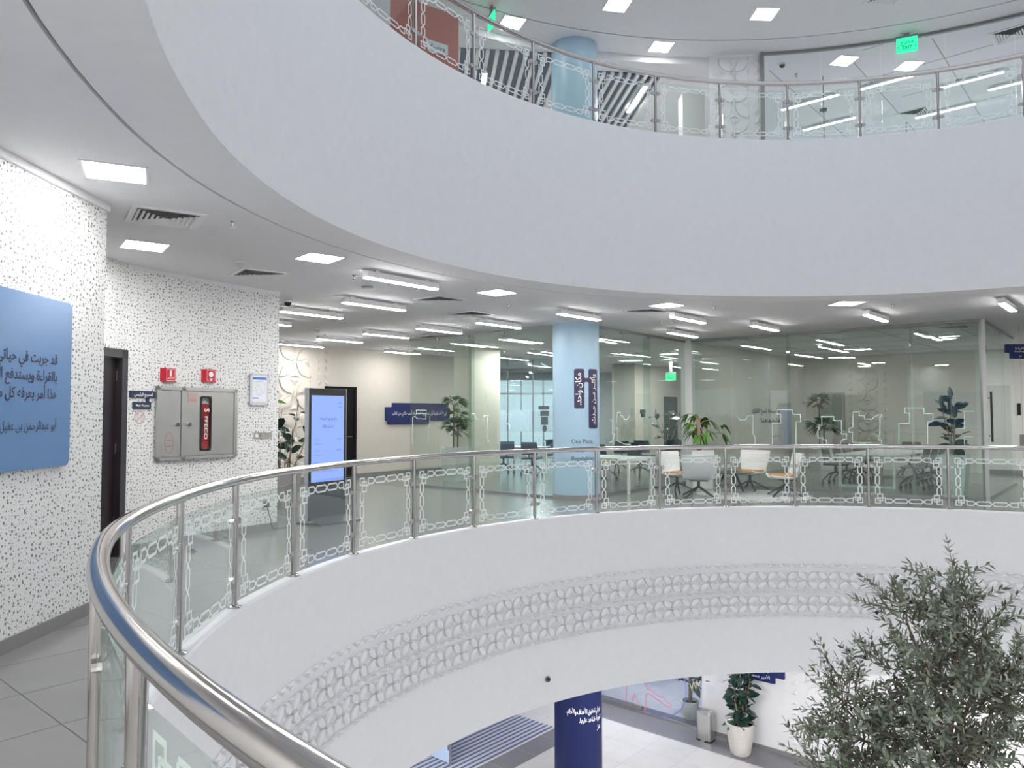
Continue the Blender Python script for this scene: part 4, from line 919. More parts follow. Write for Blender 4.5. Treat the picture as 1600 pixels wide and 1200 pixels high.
mb.add(vs, [q for k in range(n) for q in ((k, (k + 1) % n, n + (k + 1) % n, n + k), (2 * n + k, 2 * n + (k + 1) % n, (k + 1) % n, k), (n + k, n + (k + 1) % n, 3 * n + (k + 1) % n, 3 * n + k))]); mb.build('window_gasket', BLACK, drr)
mb = MB(); mb.plate(i_, y0 + 0.008, y0 + 0.012); mb.build('window_pane', GLASS, drr)
mb = MB(); mb.lathe([(0.02, -0.02), (0.30, -0.02), (0.30, 0.02), (0.02, 0.02)], n=30)
vv = [(x, z * 0.5, y) for x, y, z in mb.v]; mb.v = [(x + 0.11, y - 0.018, z + 0.42) for x, y, z in vv]; mb.build('hose_reel', HOSE, t)
mb = MB(); mb.box(0.035, -0.028, 0.30, 0.10, -0.020, 0.52); mb.build('hose_nozzle', BLACK, t)
def vert(fn0, x0, z0):                                   # text running downwards
    return lambda x, z, l: fn0(x0 + z, z0 - x, l)
lettering([('S', 0.0, 0.0, 0.11, 'LEFT', .02, None), ('FFECO', 0.10, 0.0, 0.075, 'LEFT', .012, 0.30)], vert(flat(y0 + 0.008), 0.085, 0.66), WTXT, t, 'hose_lettering')
mb = MB(); mb.box(xr0 + 0.04, y0 + 0.008, 0.735, xr0 + 0.185, y0 + 0.012, 0.86); mb.build('instruction_plate', mat('pink_plate', (0.50, 0.36, 0.34), 0.5), drr, smooth=0)
lettering([('خرطوم حريق', xr0 + 0.113, 0.765, 0.022, 'CENTER', 0, None), ('FIRE HOSE', xr0 + 0.113, 0.745, 0.016, 'CENTER', 0, None)], flat(y0 + 0.007), RED, drr, 'plate_lettering')
mb = MB(); e_ = [(xl0 + 0.13 + 0.06 * math.cos(q), 0.22 + 0.13 * math.sin(q)) for q in [2 * PI * k / 20 for k in range(20)]]
mb.ribbon(e_, 0.008, lambda x, z: (x, y0 + 0.009, z), True); mb.box(xl0 + 0.09, y0 + 0.009, 0.25, xl0 + 0.17, y0 + 0.011, 0.262); mb.box(xl0 + 0.09, y0 + 0.009, 0.17, xl0 + 0.17, y0 + 0.011, 0.182); mb.build('extinguisher_mark', mat('pale_red_print', (0.50, 0.28, 0.27), 0.5), dl, smooth=0)
# red fire signs
def fire_sign(deg, z, label, kind):
    p, rz = on_arc(deg, z, 0.0); t = thing('fire_sign', label, 'safety sign', p, rz)
    mb = MB()                                            # projecting V-shaped plate
    for sg in (1, -1): mb.add([(sg * 0.07, -0.05, -0.085), (sg * 0.115, -0.001, -0.085), (sg * 0.115, -0.001, 0.085), (sg * 0.07, -0.05, 0.085), (sg * 0.065, -0.048, -0.085), (sg * 0.11, 0.0, -0.085), (sg * 0.11, 0, 0.085), (sg * 0.065, -0.048, 0.085)], [(0, 1, 2, 3), (7, 6, 5, 4), (0, 4, 5, 1), (3, 2, 6, 7), (1, 5, 6, 2)])
    mb.box(-0.075, -0.055, -0.085, 0.075, -0.047, 0.085); mb.build('sign_plate', RED, t, smooth=0)
    mb = MB(); f = lambda x, z: (x, -0.0565, z)
    mb.ribbon(rrect(-0.062, -0.07, 0.062, 0.072, 0.006), 0.004, f, True)
    if kind == 'ext':
        mb.plate(rrect(-0.014, -0.02, 0.014, 0.05, 0.01), -0.057, -0.055); mb.plate([(-0.01, 0.05), (0.02, 0.05), (0.02, 0.06), (-0.01, 0.06)], -0.057, -0.055)
        mb.plate(rrect(-0.05, -0.035, 0.05, -0.03, 0.001), -0.057, -0.055); mb.plate(rrect(-0.05, -0.05, 0.05, -0.046, 0.001), -0.057, -0.055)
    else:
        mb.plate([(0.036 * math.cos(q), 0.018 + 0.036 * math.sin(q)) for q in [2 * PI * k / 24 for k in range(24)]], -0.057, -0.055)
        mb.plate([(-0.03, -0.045), (-0.006, -0.03), (-0.006, -0.06)], -0.057, -0.055); mb.plate([(0.006, -0.06), (0.006, -0.03), (0.03, -0.045)], -0.057, -0.055); mb.plate([(-0.012, -0.068), (0.012, -0.068), (0.0, -0.045)], -0.057, -0.055)
    mb.build('pictogram', WTXT, t)
fire_sign(154.35, 2.155, 'red fire sign with a white extinguisher symbol above the narrow cabinet door', 'ext')
fire_sign(150.56, 2.175, 'red fire sign with a white disc symbol above the windowed cabinet door', 'reel')
# theatre sign, no-food sticker
p, rz = on_arc(156.64, 1.84, 0.0)
t = thing('theatre_sign', 'dark blue two-part room sign beside the theatre door', 'sign', p, rz)
mb = MB(); mb.plate(rround([(-0.175, 0.02), (-0.15, 0.02), (0.06, 0.02), (0.06, -0.03), (-0.13, -0.03), (-0.13, -0.115), (0.125, -0.115), (0.125, -0.03), (0.095, -0.03), (0.095, 0.02), (0.18, 0.02), (0.18, 0.105), (-0.175, 0.105)], 0.01), -0.02, 0.0); mb.build('board', NAVYD, t)
lettering([('المسرح الرئيسي', 0.15, 0.045, 0.05, 'RIGHT', .02, 0.27), ('Main Theatre', 0.0, -0.085, 0.036, 'CENTER', .015, 0.19)], flat(-0.02), WTXT, t)
p, rz = on_arc(156.78, 1.62, 0.0)
t = thing('prohibition_sticker', 'round pale sticker with a struck-out food symbol under the theatre sign', 'sticker', p, rz)
mb = MB(); mb.plate([(0.082 * math.cos(q), 0.082 * math.sin(q)) for q in [2 * PI * k / 32 for k in range(32)]], -0.003, 0); mb.build('disc', mat('pale_sticker', (0.76, 0.74, 0.74), 0.4), t)
mb = MB(); f = lambda x, z: (x, -0.004, z); mb.ribbon([(0.07 * math.cos(q), 0.07 * math.sin(q)) for q in [2 * PI * k / 32 for k in range(32)]], 0.009, f, True); mb.ribbon([(-0.05, -0.05), (0.05, 0.05)], 0.009, f); mb.build('ban_ring', mat('rose_print', (0.62, 0.25, 0.27), 0.5), t, smooth=0)
mb = MB(); mb.ribbon([(-0.03, -0.05), (-0.03, 0.02), (-0.045, 0.05), (-0.015, 0.05), (-0.03, 0.02)], 0.006, f); mb.ribbon([(0.02, -0.05), (0.015, 0.03), (0.045, 0.03), (0.04, -0.05), (0.02, -0.05)], 0.006, f); mb.build('cup_and_fork', mat('grey_print', (0.32, 0.32, 0.33), 0.5), t, smooth=0)
# evacuation plan behind acrylic
p, rz = on_arc(145.62, 1.79, 0.006)
t = thing('evacuation_plan', 'white evacuation plan with a blue header in a clear holder on the perforated wall', 'notice', p, rz)
mb = MB(); mb.box(-0.155, -0.03, 0, 0.155, -0.024, 0.45); mb.build('acrylic_cover', mat('acrylic', (0.66, 0.67, 0.71), 0.15), t, smooth=0)
mb = MB(); mb.box(-0.12, -0.032, 0.05, 0.12, -0.0301, 0.42); mb.build('plan_sheet', PAPER, t, smooth=0)
mb = MB(); mb.box(-0.115, -0.034, 0.365, 0.115, -0.0321, 0.40); mb.box(-0.115, -0.034, 0.095, -0.02, -0.0321, 0.11); mb.build('header_band', mat('print_blue', (0.06, 0.22, 0.55), 0.5), t, smooth=0)
mb = MB(); f = lambda x, z: (x, -0.0335, z)
mb.ribbon([(-0.09, 0.33), (0.05, 0.34), (0.09, 0.30), (0.08, 0.2), (0.02, 0.15), (-0.04, 0.15), (-0.07, 0.25), (-0.02, 0.30), (0.03, 0.24), (0.05, 0.17)], 0.005, f); mb.build('plan_drawing', mat('plan_grey', (0.50, 0.52, 0.58), 0.5), t, smooth=0)
mb = MB()
for x in (-0.14, 0.14):
    for z in (0.015, 0.435): mb.tube([(x, 0, z), (x, -0.036, z)], 0.009, 10)
mb.build('standoff', STEEL, t)
for k, (deg, lb) in enumerate(((145.72, 'leftmost of three steel switches under the evacuation plan'), (145.08, 'middle one of three steel switches under the evacuation plan'), (144.46, 'rightmost of three steel switches, next to the wall edge'))):
    p, rz = on_arc(deg, 1.36, 0.0); t = thing('wall_switch', lb, 'switch', p, rz, 'switches under the evacuation plan')
    mb = MB(); mb.plate(rrect(-0.046, -0.046, 0.046, 0.046, 0.006), -0.01, 0); mb.build('switch_plate', BRUSH, t)
    mb = MB(); mb.box(-0.024, -0.014, -0.024, 0.024, -0.01, 0.026); mb.build('rocker', WMETAL if k == 0 else mat('rocker_beige', (0.45, 0.43, 0.33), 0.5), t, smooth=0)
p, rz = on_arc(144.72, 0.40, 0.0)
t = thing('power_socket', 'steel wall socket near the floor at the end of the perforated wall', 'socket', p, rz)
mb = MB(); mb.plate(rrect(-0.045, -0.045, 0.045, 0.045, 0.006), -0.01, 0); mb.build('socket_plate', BRUSH, t)
t = thing('power_plug', 'dark plug with a black cable hanging from the low wall socket', 'plug', p, rz)
mb = MB(); mb.box(-0.032, -0.06, -0.06, 0.032, -0.012, 0.0); mb.build('plug_body', KGREY, t, bevel=0.006)
mb = MB(); mb.tube([(0.0, -0.05, -0.06), (0.02, -0.06, -0.16), (0.05, -0.06, -0.24), (0.07, -0.05, -0.33), (0.11, -0.05, -0.385), (0.25, -0.02, -0.392), (0.45, 0.02, -0.392)], 0.006, 6); mb.build('cable', BLACK, t)
mb = MB(); mb.lathe([(0, 0.008), (0.05, 0.008), (0.055, 0.0)], (-3.87, 9.18, 0), 20); mb.lathe([(0, 0.03), (0.03, 0.03), (0.035, 0.008)], (-3.87, 9.18, 0), 16); tag(mb.build('door_stop', BLACK), 'small dark round door stop on the floor in front of the cabinet wall', 'door stop')

# ================================================================== CORRIDOR
# display kiosk
kA, kB = Vector((-3.09, 11.43)), Vector((-2.66, 12.08)); kd = (kB - kA).normalized(); km = (kA + kB) / 2; kn = Vector((kd.y, -kd.x))
t = thing('display_kiosk', 'tall dark digital kiosk with a glowing blue screen on the corridor floor', 'kiosk', (km.x, km.y, 0), facing(kn.x, kn.y)); w = (kB - kA).length
mb = MB(); mb.plate(rrect(-w / 2, 0.05, w / 2, 2.065, 0.012), 0.0, 0.075); mb.build('casing', KGREY, t, bevel=0.003)
mb = MB(); mb.box(-w / 2 - 0.004, -0.004, 0.05, -w / 2 + 0.006, 0.078, 2.066); mb.box(w / 2 - 0.006, -0.004, 0.05, w / 2 + 0.004, 0.078, 2.066); mb.build('edge_trim', BRUSH, t, smooth=0)
mb = MB(); mb.box(-w / 2 + 0.008, -0.006, 0.56, w / 2 - 0.008, 0.0, 2.055); mb.build('bezel', BLACK, t, smooth=0)
mb = MB(); mb.box(-w / 2 + 0.055, -0.009, 0.625, w / 2 - 0.055, -0.006, 1.955); mb.build('screen', SCREEN, t, smooth=0)
rows = [('برامج يوم الجمعة', 0.0, 1.58, 0.062, 'CENTER', .006, 0.34), ('3 أبريل 2026', 0.0, 1.46, 0.055, 'CENTER', .004, 0.24), ('مكتبة', 0.28, 1.83, 0.036, 'RIGHT', .01, None), ('عامة', 0.28, 1.77, 0.036, 'RIGHT', .01, None)]
for i, z in enumerate((1.27, 1.10, 0.92)): rows += [('البرنامج', 0.28, z, 0.03, 'RIGHT', .006, None), ('من 4 إلى 5', -0.28, z, 0.026, 'LEFT', 0, None), ('القاعة الرئيسية', -0.28, z - 0.07, 0.026, 'LEFT', 0, None)]
rows += [('تابعوا بقية البرامج على الموقع', 0.22, 0.78, 0.03, 'RIGHT', .004, None)]
lettering(rows, flat(-0.009), SCRINK, t, 'screen_text')
mb = MB(); mb.plate([(-w / 2 - 0.03, 0.0), (w / 2 + 0.03, 0.0), (w / 2 + 0.03, 0.02), (-w / 2 - 0.03, 0.02)], -0.33, 0.22)
mb.add([(-w / 2 - 0.03, -0.33, 0.02), (w / 2 + 0.03, -0.33, 0.02), (w / 2, 0, 0.09), (-w / 2, 0, 0.09)], [(0, 1, 2, 3)]); mb.build('foot', KGREY, t, smooth=0)
# navy wall sign on the cream wall
t = thing('wall_sign', 'stepped navy blue wall sign with white Arabic text on the cream corridor wall', 'sign', fw(0, 0, 0.0), facing(V2.x, V2.y))
pts = [(-0.57, 1.9), (-0.32, 1.9), (-0.32, 2.02), (1.84, 2.02), (1.84, 1.91), (1.93, 1.91), (1.93, 1.51), (1.08, 1.51), (1.08, 1.41), (-0.47, 1.41), (-0.47, 1.51), (-0.57, 1.51)]
mb = MB(); mb.plate(rround(pts, 0.03), -0.05, 0.0); mb.build('board', NAVY, t)
lettering([('إني لا أعد شعبا أول سراي ولا أعد سواه أحب خلاني من كتاب', 1.80, 1.69, 0.13, 'RIGHT', .015, 2.15)], flat(-0.05), WTXT, t)

# column lettering (wrapped round the blue column)
def wrap(C, r, ang0):                                     # x -> arc length clockwise seen from outside
    return lambda x, z, l: (C.x + (r + 0.003 + l) * math.cos(ang0 + x / r), C.y + (r + 0.003 + l) * math.sin(ang0 + x / r), z)
wf = wrap(COLC, CR, math.radians(-87))
def curved_plate(mb, poly, fn, n=6):
    # polygon given as rectangles (x0, z0, x1, z1) -> wrapped strips
    for x0, z0, x1, z1 in poly:
        for k in range(n):
            a, b = x0 + (x1 - x0) * k / n, x0 + (x1 - x0) * (k + 1) / n
            mb.quad(fn(a, z0, 0), fn(b, z0, 0), fn(b, z1, 0), fn(a, z1, 0))
dg = lambda d: math.radians(d + 87) * CR
t = thing('column_sign', 'dark aubergine double sign with vertical white Arabic text on the blue column', 'sign')
xa0, xa1, xb0, xb1 = dg(-99.6), dg(-74.8), dg(-64), dg(-33)
def rr_wrap(mb, x0, z0, x1, z1, r, fn):
    xs = [x0 + (x1 - x0) * k / 12 for k in range(13)]
    top = lambda x: (r - math.sqrt(max(0, r * r - (r - min(x - x0, x1 - x, r)) ** 2)))
    for a, b in zip(xs[:-1], xs[1:]): mb.quad(fn(a, z0 + top(a), 0), fn(b, z0 + top(b), 0), fn(b, z1 - top(b), 0), fn(a, z1 - top(a), 0))
mb = MB(); rr_wrap(mb, xa0, 1.775, xa1, 2.545, 0.03, wf); rr_wrap(mb, xb0, 1.385, xb1, 2.545, 0.03, wf)
xs = [xa1 - 0.01 + (xb0 - xa1 + 0.02) * k / 8 for k in range(9)]
fl = lambda x: 0.055 * (2 * abs((x - xs[0]) / (xs[-1] - xs[0])) - 1) ** 4
for a, b in zip(xs[:-1], xs[1:]): mb.quad(wf(a, 2.29 - fl(a), 0), wf(b, 2.29 - fl(b), 0), wf(b, 2.365 + fl(b), 0), wf(a, 2.365 + fl(a), 0))
mb.build('board', SLATE, t)
def vwrap(x0, z0): return lambda x, z, l: wf(x0 - z, z0 + x, l + 0.002)   # text reading upwards
lettering([('مكان واحد.', -0.02, 0.0, 0.155, 'RIGHT', .02, 0.62)], vwrap(xa0 + 0.135, 2.49), WTXT, t, 'lettering')
lettering([('وأكثــر مــن حــدث.', -0.02, 0.0, 0.15, 'RIGHT', .015, 0.98)], vwrap(xb0 + 0.165, 2.47), WTXT, t, 'lettering')
x0 = dg(-107)
o = lettering([('One Place,', x0, 1.10, 0.118, 'LEFT', 0.0, 0.445), ('Many', x0, 0.935, 0.118, 'LEFT', 0, None), ('Possibilities', x0, 0.77, 0.118, 'LEFT', 0, 0.47)], wf, INK, None, 'column_lettering')
tag(o, 'dark English words One Place, Many Possibilities on the blue column', 'lettering')
wn = wrap(COLC, CR, math.radians(-75))
o = lettering([('هو في تحقيق الأهداف والأحلام.', 0.36, -4.03, 0.125, 'RIGHT', .014, 0.74), ('تجربة شاهد عليها.', 0.36, -4.19, 0.125, 'RIGHT', .014, 0.50), ('عز', 0.36, -4.36, 0.125, 'RIGHT', .01, None)], wn, WTXT, None, 'column_lettering')
tag(o, 'white Arabic lines on the navy column in the lobby', 'lettering')
# upper coral wall sign
a_s = math.radians(124.85)
t = thing('coral_wall_sign', 'small white sign with black Arabic word on the coral upper wall', 'sign', (CX + 9.645 * math.cos(a_s), CY + 9.645 * math.sin(a_s), 8.175), facing(-math.cos(a_s), -math.sin(a_s)))
mb = MB(); mb.plate(rrect(-0.21, 0, 0.21, 0.19, 0.02), -0.03, 0.0); mb.build('board', PAPER, t)
lettering([('وجهــة', 0, 0.065, 0.10, 'CENTER', .015, 0.3)], flat(-0.03), INK, t)
# hanging direction sign on the right
t = thing('hanging_sign', 'dark blue direction sign hanging from the ceiling at the right edge', 'sign', (10.18, 15.5, 2.79), 0)
mb = MB(); mb.plate(rround([(0.0, 0.12), (0.10, 0.12), (0.10, 0.0), (1.25, 0.0), (1.25, 0.30), (0.0, 0.30)], 0.015), -0.02, 0.02); mb.build('board', NAVY, t)
lettering([('مساحات القراءة', 0.72, 0.19, 0.075, 'RIGHT', .012, 0.52), ('Reading Spaces', 0.18, 0.135, 0.045, 'LEFT', .008, 0.4), ('‹-', 0.28, 0.03, 0.08, 'LEFT', .01, None)], flat(-0.02), WTXT, t)
mb = MB(); mb.tube([(0.3, 0, 0.3), (0.3, 0, CEIL - 2.79)], 0.006, 6); mb.tube([(1.0, 0, 0.3), (1.0, 0, CEIL - 2.79)], 0.006, 6); mb.build('suspension_rod', STEEL, t)
# small signs in the corner room
for x, y, z, w_, h_, lb in ((4.52, 24.8, 1.80, 0.22, 0.09, 'small dark room sign deep in the corner room, upper of two'), (4.55, 24.8, 1.66, 0.16, 0.09, 'small dark room sign deep in the corner room, lower of two')):
    pass
t = thing('room_sign', 'small dark stacked sign on the cream wall deep in the corner room', 'sign', (*(W1 + U2 * 0.85), 1.60), facing(V2.x, V2.y))
mb = MB(); mb.box(-0.17, -0.02, 0.14, 0.17, 0, 0.26); mb.box(-0.11, -0.02, 0.0, 0.14, 0, 0.12); mb.build('board', KGREY, t, smooth=0)
t = thing('glass_sign', 'dark stacked sign on the inner partition left of the blue column', 'sign', (1.02, 24.0, 1.18), facing(-0.37, -1))
mb = MB()
for x0_, x1_, z0_, z1_ in ((-0.18, 0.17, 0.66, 0.78), (-0.12, 0.16, 0.46, 0.63), (-0.1, 0.13, 0.30, 0.44), (-0.1, 0.13, 0.18, 0.30)): mb.box(x0_, -0.02, z0_, x1_, 0, z1_)
mb.plate([(0.02 + 0.075 * math.cos(q), 0.06 + 0.11 * math.sin(q)) for q in [2 * PI * k / 20 for k in range(20)]], -0.02, 0); mb.build('board', KGREY, t, smooth=0)
t = thing('wall_lettering', 'dark Arabic lines on the side wall of the meeting room', 'lettering', (*uv2(22.0, -8.87), 0), facing(V2.x, V2.y))
lettering([('هنا مساحة تتسع لفكرك', 0.6, 1.72, 0.19, 'RIGHT', .01, 2.0), ('وتجمعنا', 0.6, 1.44, 0.19, 'RIGHT', .01, 1.4), ('مكتبة', 0.5, 1.0, 0.15, 'RIGHT', 0, 0.6)], flat(-0.002), INK, t)
mb = MB(); mb.slab(uv2(PUB - 0.015, -8.34), uv2(PUB - 0.015, -7.6), 0.03, 1.17, 2.35); tag(mb.build('pin_board', mat('felt_grey_green', (0.40, 0.42, 0.36), 0.9), smooth=0), 'grey green pin board on the meeting room back wall behind the palm', 'board')

# ================================================================== PLANTS
def tapered_pot(mb, w0, w1, h, wall=0.025):
    a, b, c = w0 / 2, w1 / 2, w1 / 2 - wall
    mb.add([(-a, -a, 0), (a, -a, 0), (a, a, 0), (-a, a, 0), (-b, -b, h), (b, -b, h), (b, b, h), (-b, b, h), (-c, -c, h), (c, -c, h), (c, c, h), (-c, c, h), (-c, -c, h - 0.08), (c, -c, h - 0.08), (c, c, h - 0.08), (-c, c, h - 0.08)],
           [(0, 3, 2, 1)] + [(i, (i + 1) % 4, 4 + (i + 1) % 4, 4 + i) for i in range(4)] + [(4 + i, 4 + (i + 1) % 4, 8 + (i + 1) % 4, 8 + i) for i in range(4)] + [(8 + i, 8 + (i + 1) % 4, 12 + (i + 1) % 4, 12 + i) for i in range(4)])
def square_planter(t, w0, w1, h, m=POTW):
    mb = MB(); tapered_pot(mb, w0, w1, h); mb.build('planter', m, t, smooth=0, bevel=0.006)
    mb = MB(); b = w1 / 2 - 0.03; mb.box(-b, -b, h - 0.12, b, b, h - 0.075); mb.build('soil', SOIL, t, smooth=0)
def round_pot(t, r0, r1, h, m):
    mb = MB(); prof = [(0, 0), (r0, 0)] + [(r0 + (r1 - r0) * math.sin(k / 8 * PI / 2) ** 0.9, h * k / 8) for k in range(1, 9)] + [(r1 - 0.025, h), (r1 - 0.03, h - 0.07)]
    mb.lathe(prof, n=36); mb.build('pot', m, t)
    mb = MB(); mb.lathe([(0, h - 0.06), (r1 - 0.028, h - 0.06)], n=24); mb.build('soil', SOIL, t)
def rubber(t, z0, stems, seed, L=0.26, Wd=0.13, m=LEAFR, stm=STEMB, droop=0.25, step=0.075, low=0.25):
    R = random.Random(seed); mb = MB(); lf = MB()
    for (bx, by, tx, ty, h) in stems:
        path = [(bx + (tx - bx) * k / 6 + 0.015 * R.uniform(-1, 1), by + (ty - by) * k / 6 + 0.015 * R.uniform(-1, 1), z0 - 0.08 + (h + 0.08) * k / 6) for k in range(7)]
        mb.tube(path, [0.016 - 0.0012 * k for k in range(7)], 7)
        n = int(h * (1 - low) / step); ph = R.uniform(0, 6)
        for i in range(n + 1):
            f = low + (1 - low) * i / max(1, n); k = min(5.999, f * 6); j = int(k); q = Vector(path[j]).lerp(Vector(path[j + 1]), k - j)
            ph += 2.4 + R.uniform(-.4, .4); el = R.uniform(-0.55, 0.75) + 0.35 * f
            d = Vector((math.cos(ph) * math.cos(el), math.sin(ph) * math.cos(el), math.sin(el))); pe = q + d * 0.05
            mb.tube([q, pe], 0.005, 5); s_ = R.uniform(0.8, 1.15)
            lf.leaf(pe, d, Vector((R.uniform(-.9, .9), R.uniform(-1.3, .3), 1)), L * s_, Wd * s_, droop * R.uniform(.6, 1.5), 0.16, 6)
        lf.leaf(path[-1], (0.1, 0.1, 1), Vector((1, 0, 0)), L * 0.8, Wd * 0.6, 0.0, 0.3, 5)
    mb.build('stem', stm, t); lf.build('foliage', m, t, smooth=60)
def palm(t, z0, stems, seed, m=LEAFP, size=0.36):
    R = random.Random(seed); mb = MB(); lf = MB()
    for (bx, by, h, heads) in stems:
        mb.tube([(bx, by, z0 - 0.08), (bx + 0.01, by, z0 + h)], 0.02, 8)
        for hz in heads:
            for k in range(11):
                a = 2.4 * k + R.uniform(0, .5); el = R.uniform(-0.1, 1.2); q = Vector((bx, by, z0 + hz))
                d = Vector((math.cos(a) * math.cos(el), math.sin(a) * math.cos(el), math.sin(el)))
                tip = q + d * size * 0.45; mb.tube([q, tip], 0.005, 5)
                side = d.cross(Vector((R.uniform(-.8, .8), R.uniform(-1.2, .2), 1))).normalized(); up = side.cross(d)
                for j in range(7):
                    s_ = (j - 3) / 3; dl = (d + side * s_ * 0.95 - up * 0.15 * abs(s_)).normalized()
                    lf.leaf(tip, dl, up, size * 0.95 * (1 - 0.25 * abs(s_)), 0.042, 0.45, 0.1, 4)
    mb.build('stem', BARK, t); lf.build('foliage', m, t, smooth=60)
# rubber plant behind the perforated wall end, left of the kiosk
t = thing('rubber_plant', 'dark rubber plant in a grey planter between the perforated wall end and the kiosk', 'potted plant', (-4.12, 13.75, 0), 0.5)
square_planter(t, 0.36, 0.46, 0.62, mat('stone_planter', (0.36, 0.35, 0.34), 0.7))
rubber(t, 0.62, [(-0.05, 0.0, -0.30, -0.1, 0.75), (0.05, 0.03, 0.20, 0.1, 1.10), (0.0, -0.05, 0.05, -0.2, 0.55), (-0.08, 0.05, -0.2, 0.2, 0.85), (0.08, -0.02, 0.34, -0.12, 0.62)], 3, 0.32, 0.15, step=0.085)
mb = MB()
for x in (-0.10, -0.02): mb.tube([(x, 0.0, 0.56), (x + 0.01, 0.0, 1.42)], 0.008, 6)
mb.build('support_cane', STEMB, t)
t = thing('tall_plant', 'tall green plant mostly hidden behind the perforated wall edge', 'potted plant', (-5.12, 15.6, 0), 0.2)
square_planter(t, 0.36, 0.42, 0.6)
rubber(t, 0.6, [(0, 0, 0.12, 0, 1.45), (0.05, 0, 0.3, 0.1, 1.0)], 5, 0.28, 0.10, LEAFF, STEMB, 0.5, 0.12)
# palm in the white planter by the square pillar
t = thing('potted_palm', 'palm in a tall white planter in front of the cream square pillar', 'potted plant', (-1.42, 18.98, 0), ROT_U)
square_planter(t, 0.46, 0.52, 0.86)
palm(t, 0.86, [(-0.08, 0.0, 1.05, (0.50, 1.05)), (0.10, 0.03, 0.70, (0.35, 0.72))], 8, LEAFP, 0.34)
# palm inside the meeting room
t = thing('potted_palm', 'palm inside the meeting room before the pin board', 'potted plant', (9.30, 22.7, 0), 0.3)
square_planter(t, 0.46, 0.52, 0.75)
palm(t, 0.75, [(-0.06, 0.0, 1.2, (0.55, 1.2)), (0.14, 0.05, 0.55, (0.5,))], 18, LEAFP, 0.42)
# ficus by the lounge chairs
t = thing('potted_tree', 'small bright green tree with a bare pale trunk behind the lounge chairs', 'potted plant', (4.22, 17.05, 0), 0.1)
square_planter(t, 0.46, 0.52, 0.86)
mb = MB(); mb.tube([(0, 0, 0.78), (0.0, 0.0, 1.1), (-0.01, 0, 1.55)], [0.05, 0.042, 0.035], 10)
R = random.Random(4); lf = MB(); br = MB()
for k in range(15):
    a = k * 2.4; z = 1.05 + 0.5 * R.random(); rr = R.uniform(0.12, 0.3) if k not in (0, 5) else 0.55; q = Vector((0, 0, z)); e = q + Vector((math.cos(a) * rr, math.sin(a) * rr * 0.7, 0.05 + 0.12 * R.random()))
    mb.tube([q, (q + e) / 2 + Vector((0, 0, 0.05)), e], 0.007, 5)
    for j in range(5):
        d = Vector((math.cos(a + R.uniform(-1, 1)), math.sin(a + R.uniform(-1, 1)), R.uniform(-0.9, 0.1)))
        lf.leaf(e + Vector((0, 0, R.uniform(-.05, .03))), d, Vector((0, 0, 1)), R.uniform(.18, .27), 0.085, 0.7, 0.15, 5)
mb.build('trunk', mat('pinkish_trunk', (0.42, 0.28, 0.22), 0.8, noise=0.15, nscale=25), t); lf.build('foliage', LEAFF, t, smooth=60)
# rubber plant in the meeting room corner
t = thing('rubber_plant', 'rubber plant in a tall white planter inside the glass corner of the meeting room', 'potted plant', (8.86, 15.12, 0), ROT_U)
square_planter(t, 0.34, 0.50, 0.84)
rubber(t, 0.84, [(0.03, 0.0, 0.06, 0.05, 1.12), (-0.07, 0.02, -0.42, -0.1, 0.72), (0.08, 0.05, 0.28, 0.1, 0.85), (0, 0, -0.05, 0.2, 0.95)], 12, 0.32, 0.17, step=0.10, low=0.2)
# plant seen deep in the corner room
t = thing('rubber_plant', 'rubber plant in a dark pot deep inside the corner room before the dark door', 'potted plant', (5.05, 24.6, 0), 0.1)
round_pot(t, 0.2, 0.26, 0.6, KGREY)
rubber(t, 0.6, [(0, 0, 0.1, 0, 1.2), (0.05, 0, -0.35, 0.1, 1.0), (0, 0, 0.4, 0, 0.9)], 22, 0.36, 0.18, step=0.12)
# lobby plants
lp = (4.92, 16.60, GROUND)
t = thing('rubber_plant', 'bushy rubber plant in a big ribbed beige pot against the white lobby wall', 'potted plant', lp, 0.2)
mb = MB(); h = 0.68; prof = [(0, 0), (0.185, 0), (0.20, 0.02)]
for k in range(1, 21):
    f = k / 20; prof += [(0.20 + 0.105 * f ** 0.8 + (0.006 if k % 2 else 0.0), 0.02 + (h - 0.02) * f)]
prof += [(0.275, h), (0.27, h - 0.09)]
mb.lathe(prof, n=44); mb.build('pot', POTT, t)
mb = MB(); mb.lathe([(0, h - 0.08), (0.272, h - 0.08)], n=24); mb.build('soil', SOIL, t)
rubber(t, h, [(0, 0, 0.04, 0, 1.45), (0.06, 0.03, 0.20, 0.05, 0.85), (-0.06, 0.0, -0.14, -0.04, 0.75), (0.02, -0.05, 0.02, -0.14, 0.6), (-0.02, 0.06, -0.05, 0.16, 1.1), (0.05, -0.04, 0.16, -0.14, 0.95), (-0.05, -0.04, -0.16, -0.12, 0.5)], 31, 0.27, 0.15, step=0.055, low=0.1)
t = thing('fiddle_plant', 'single-trunk plant in a cream pot behind the lobby glass', 'potted plant', (4.30, 18.55, GROUND), 0.0)
round_pot(t, 0.15, 0.21, 0.42, POTC)
mb = MB(); mb.tube([(0, 0, 0.34), (0.01, 0, 0.8), (0.0, 0, 1.15)], [0.05, 0.045, 0.035], 9); mb.build('trunk', BARK, t)
lf = MB(); R = random.Random(9)
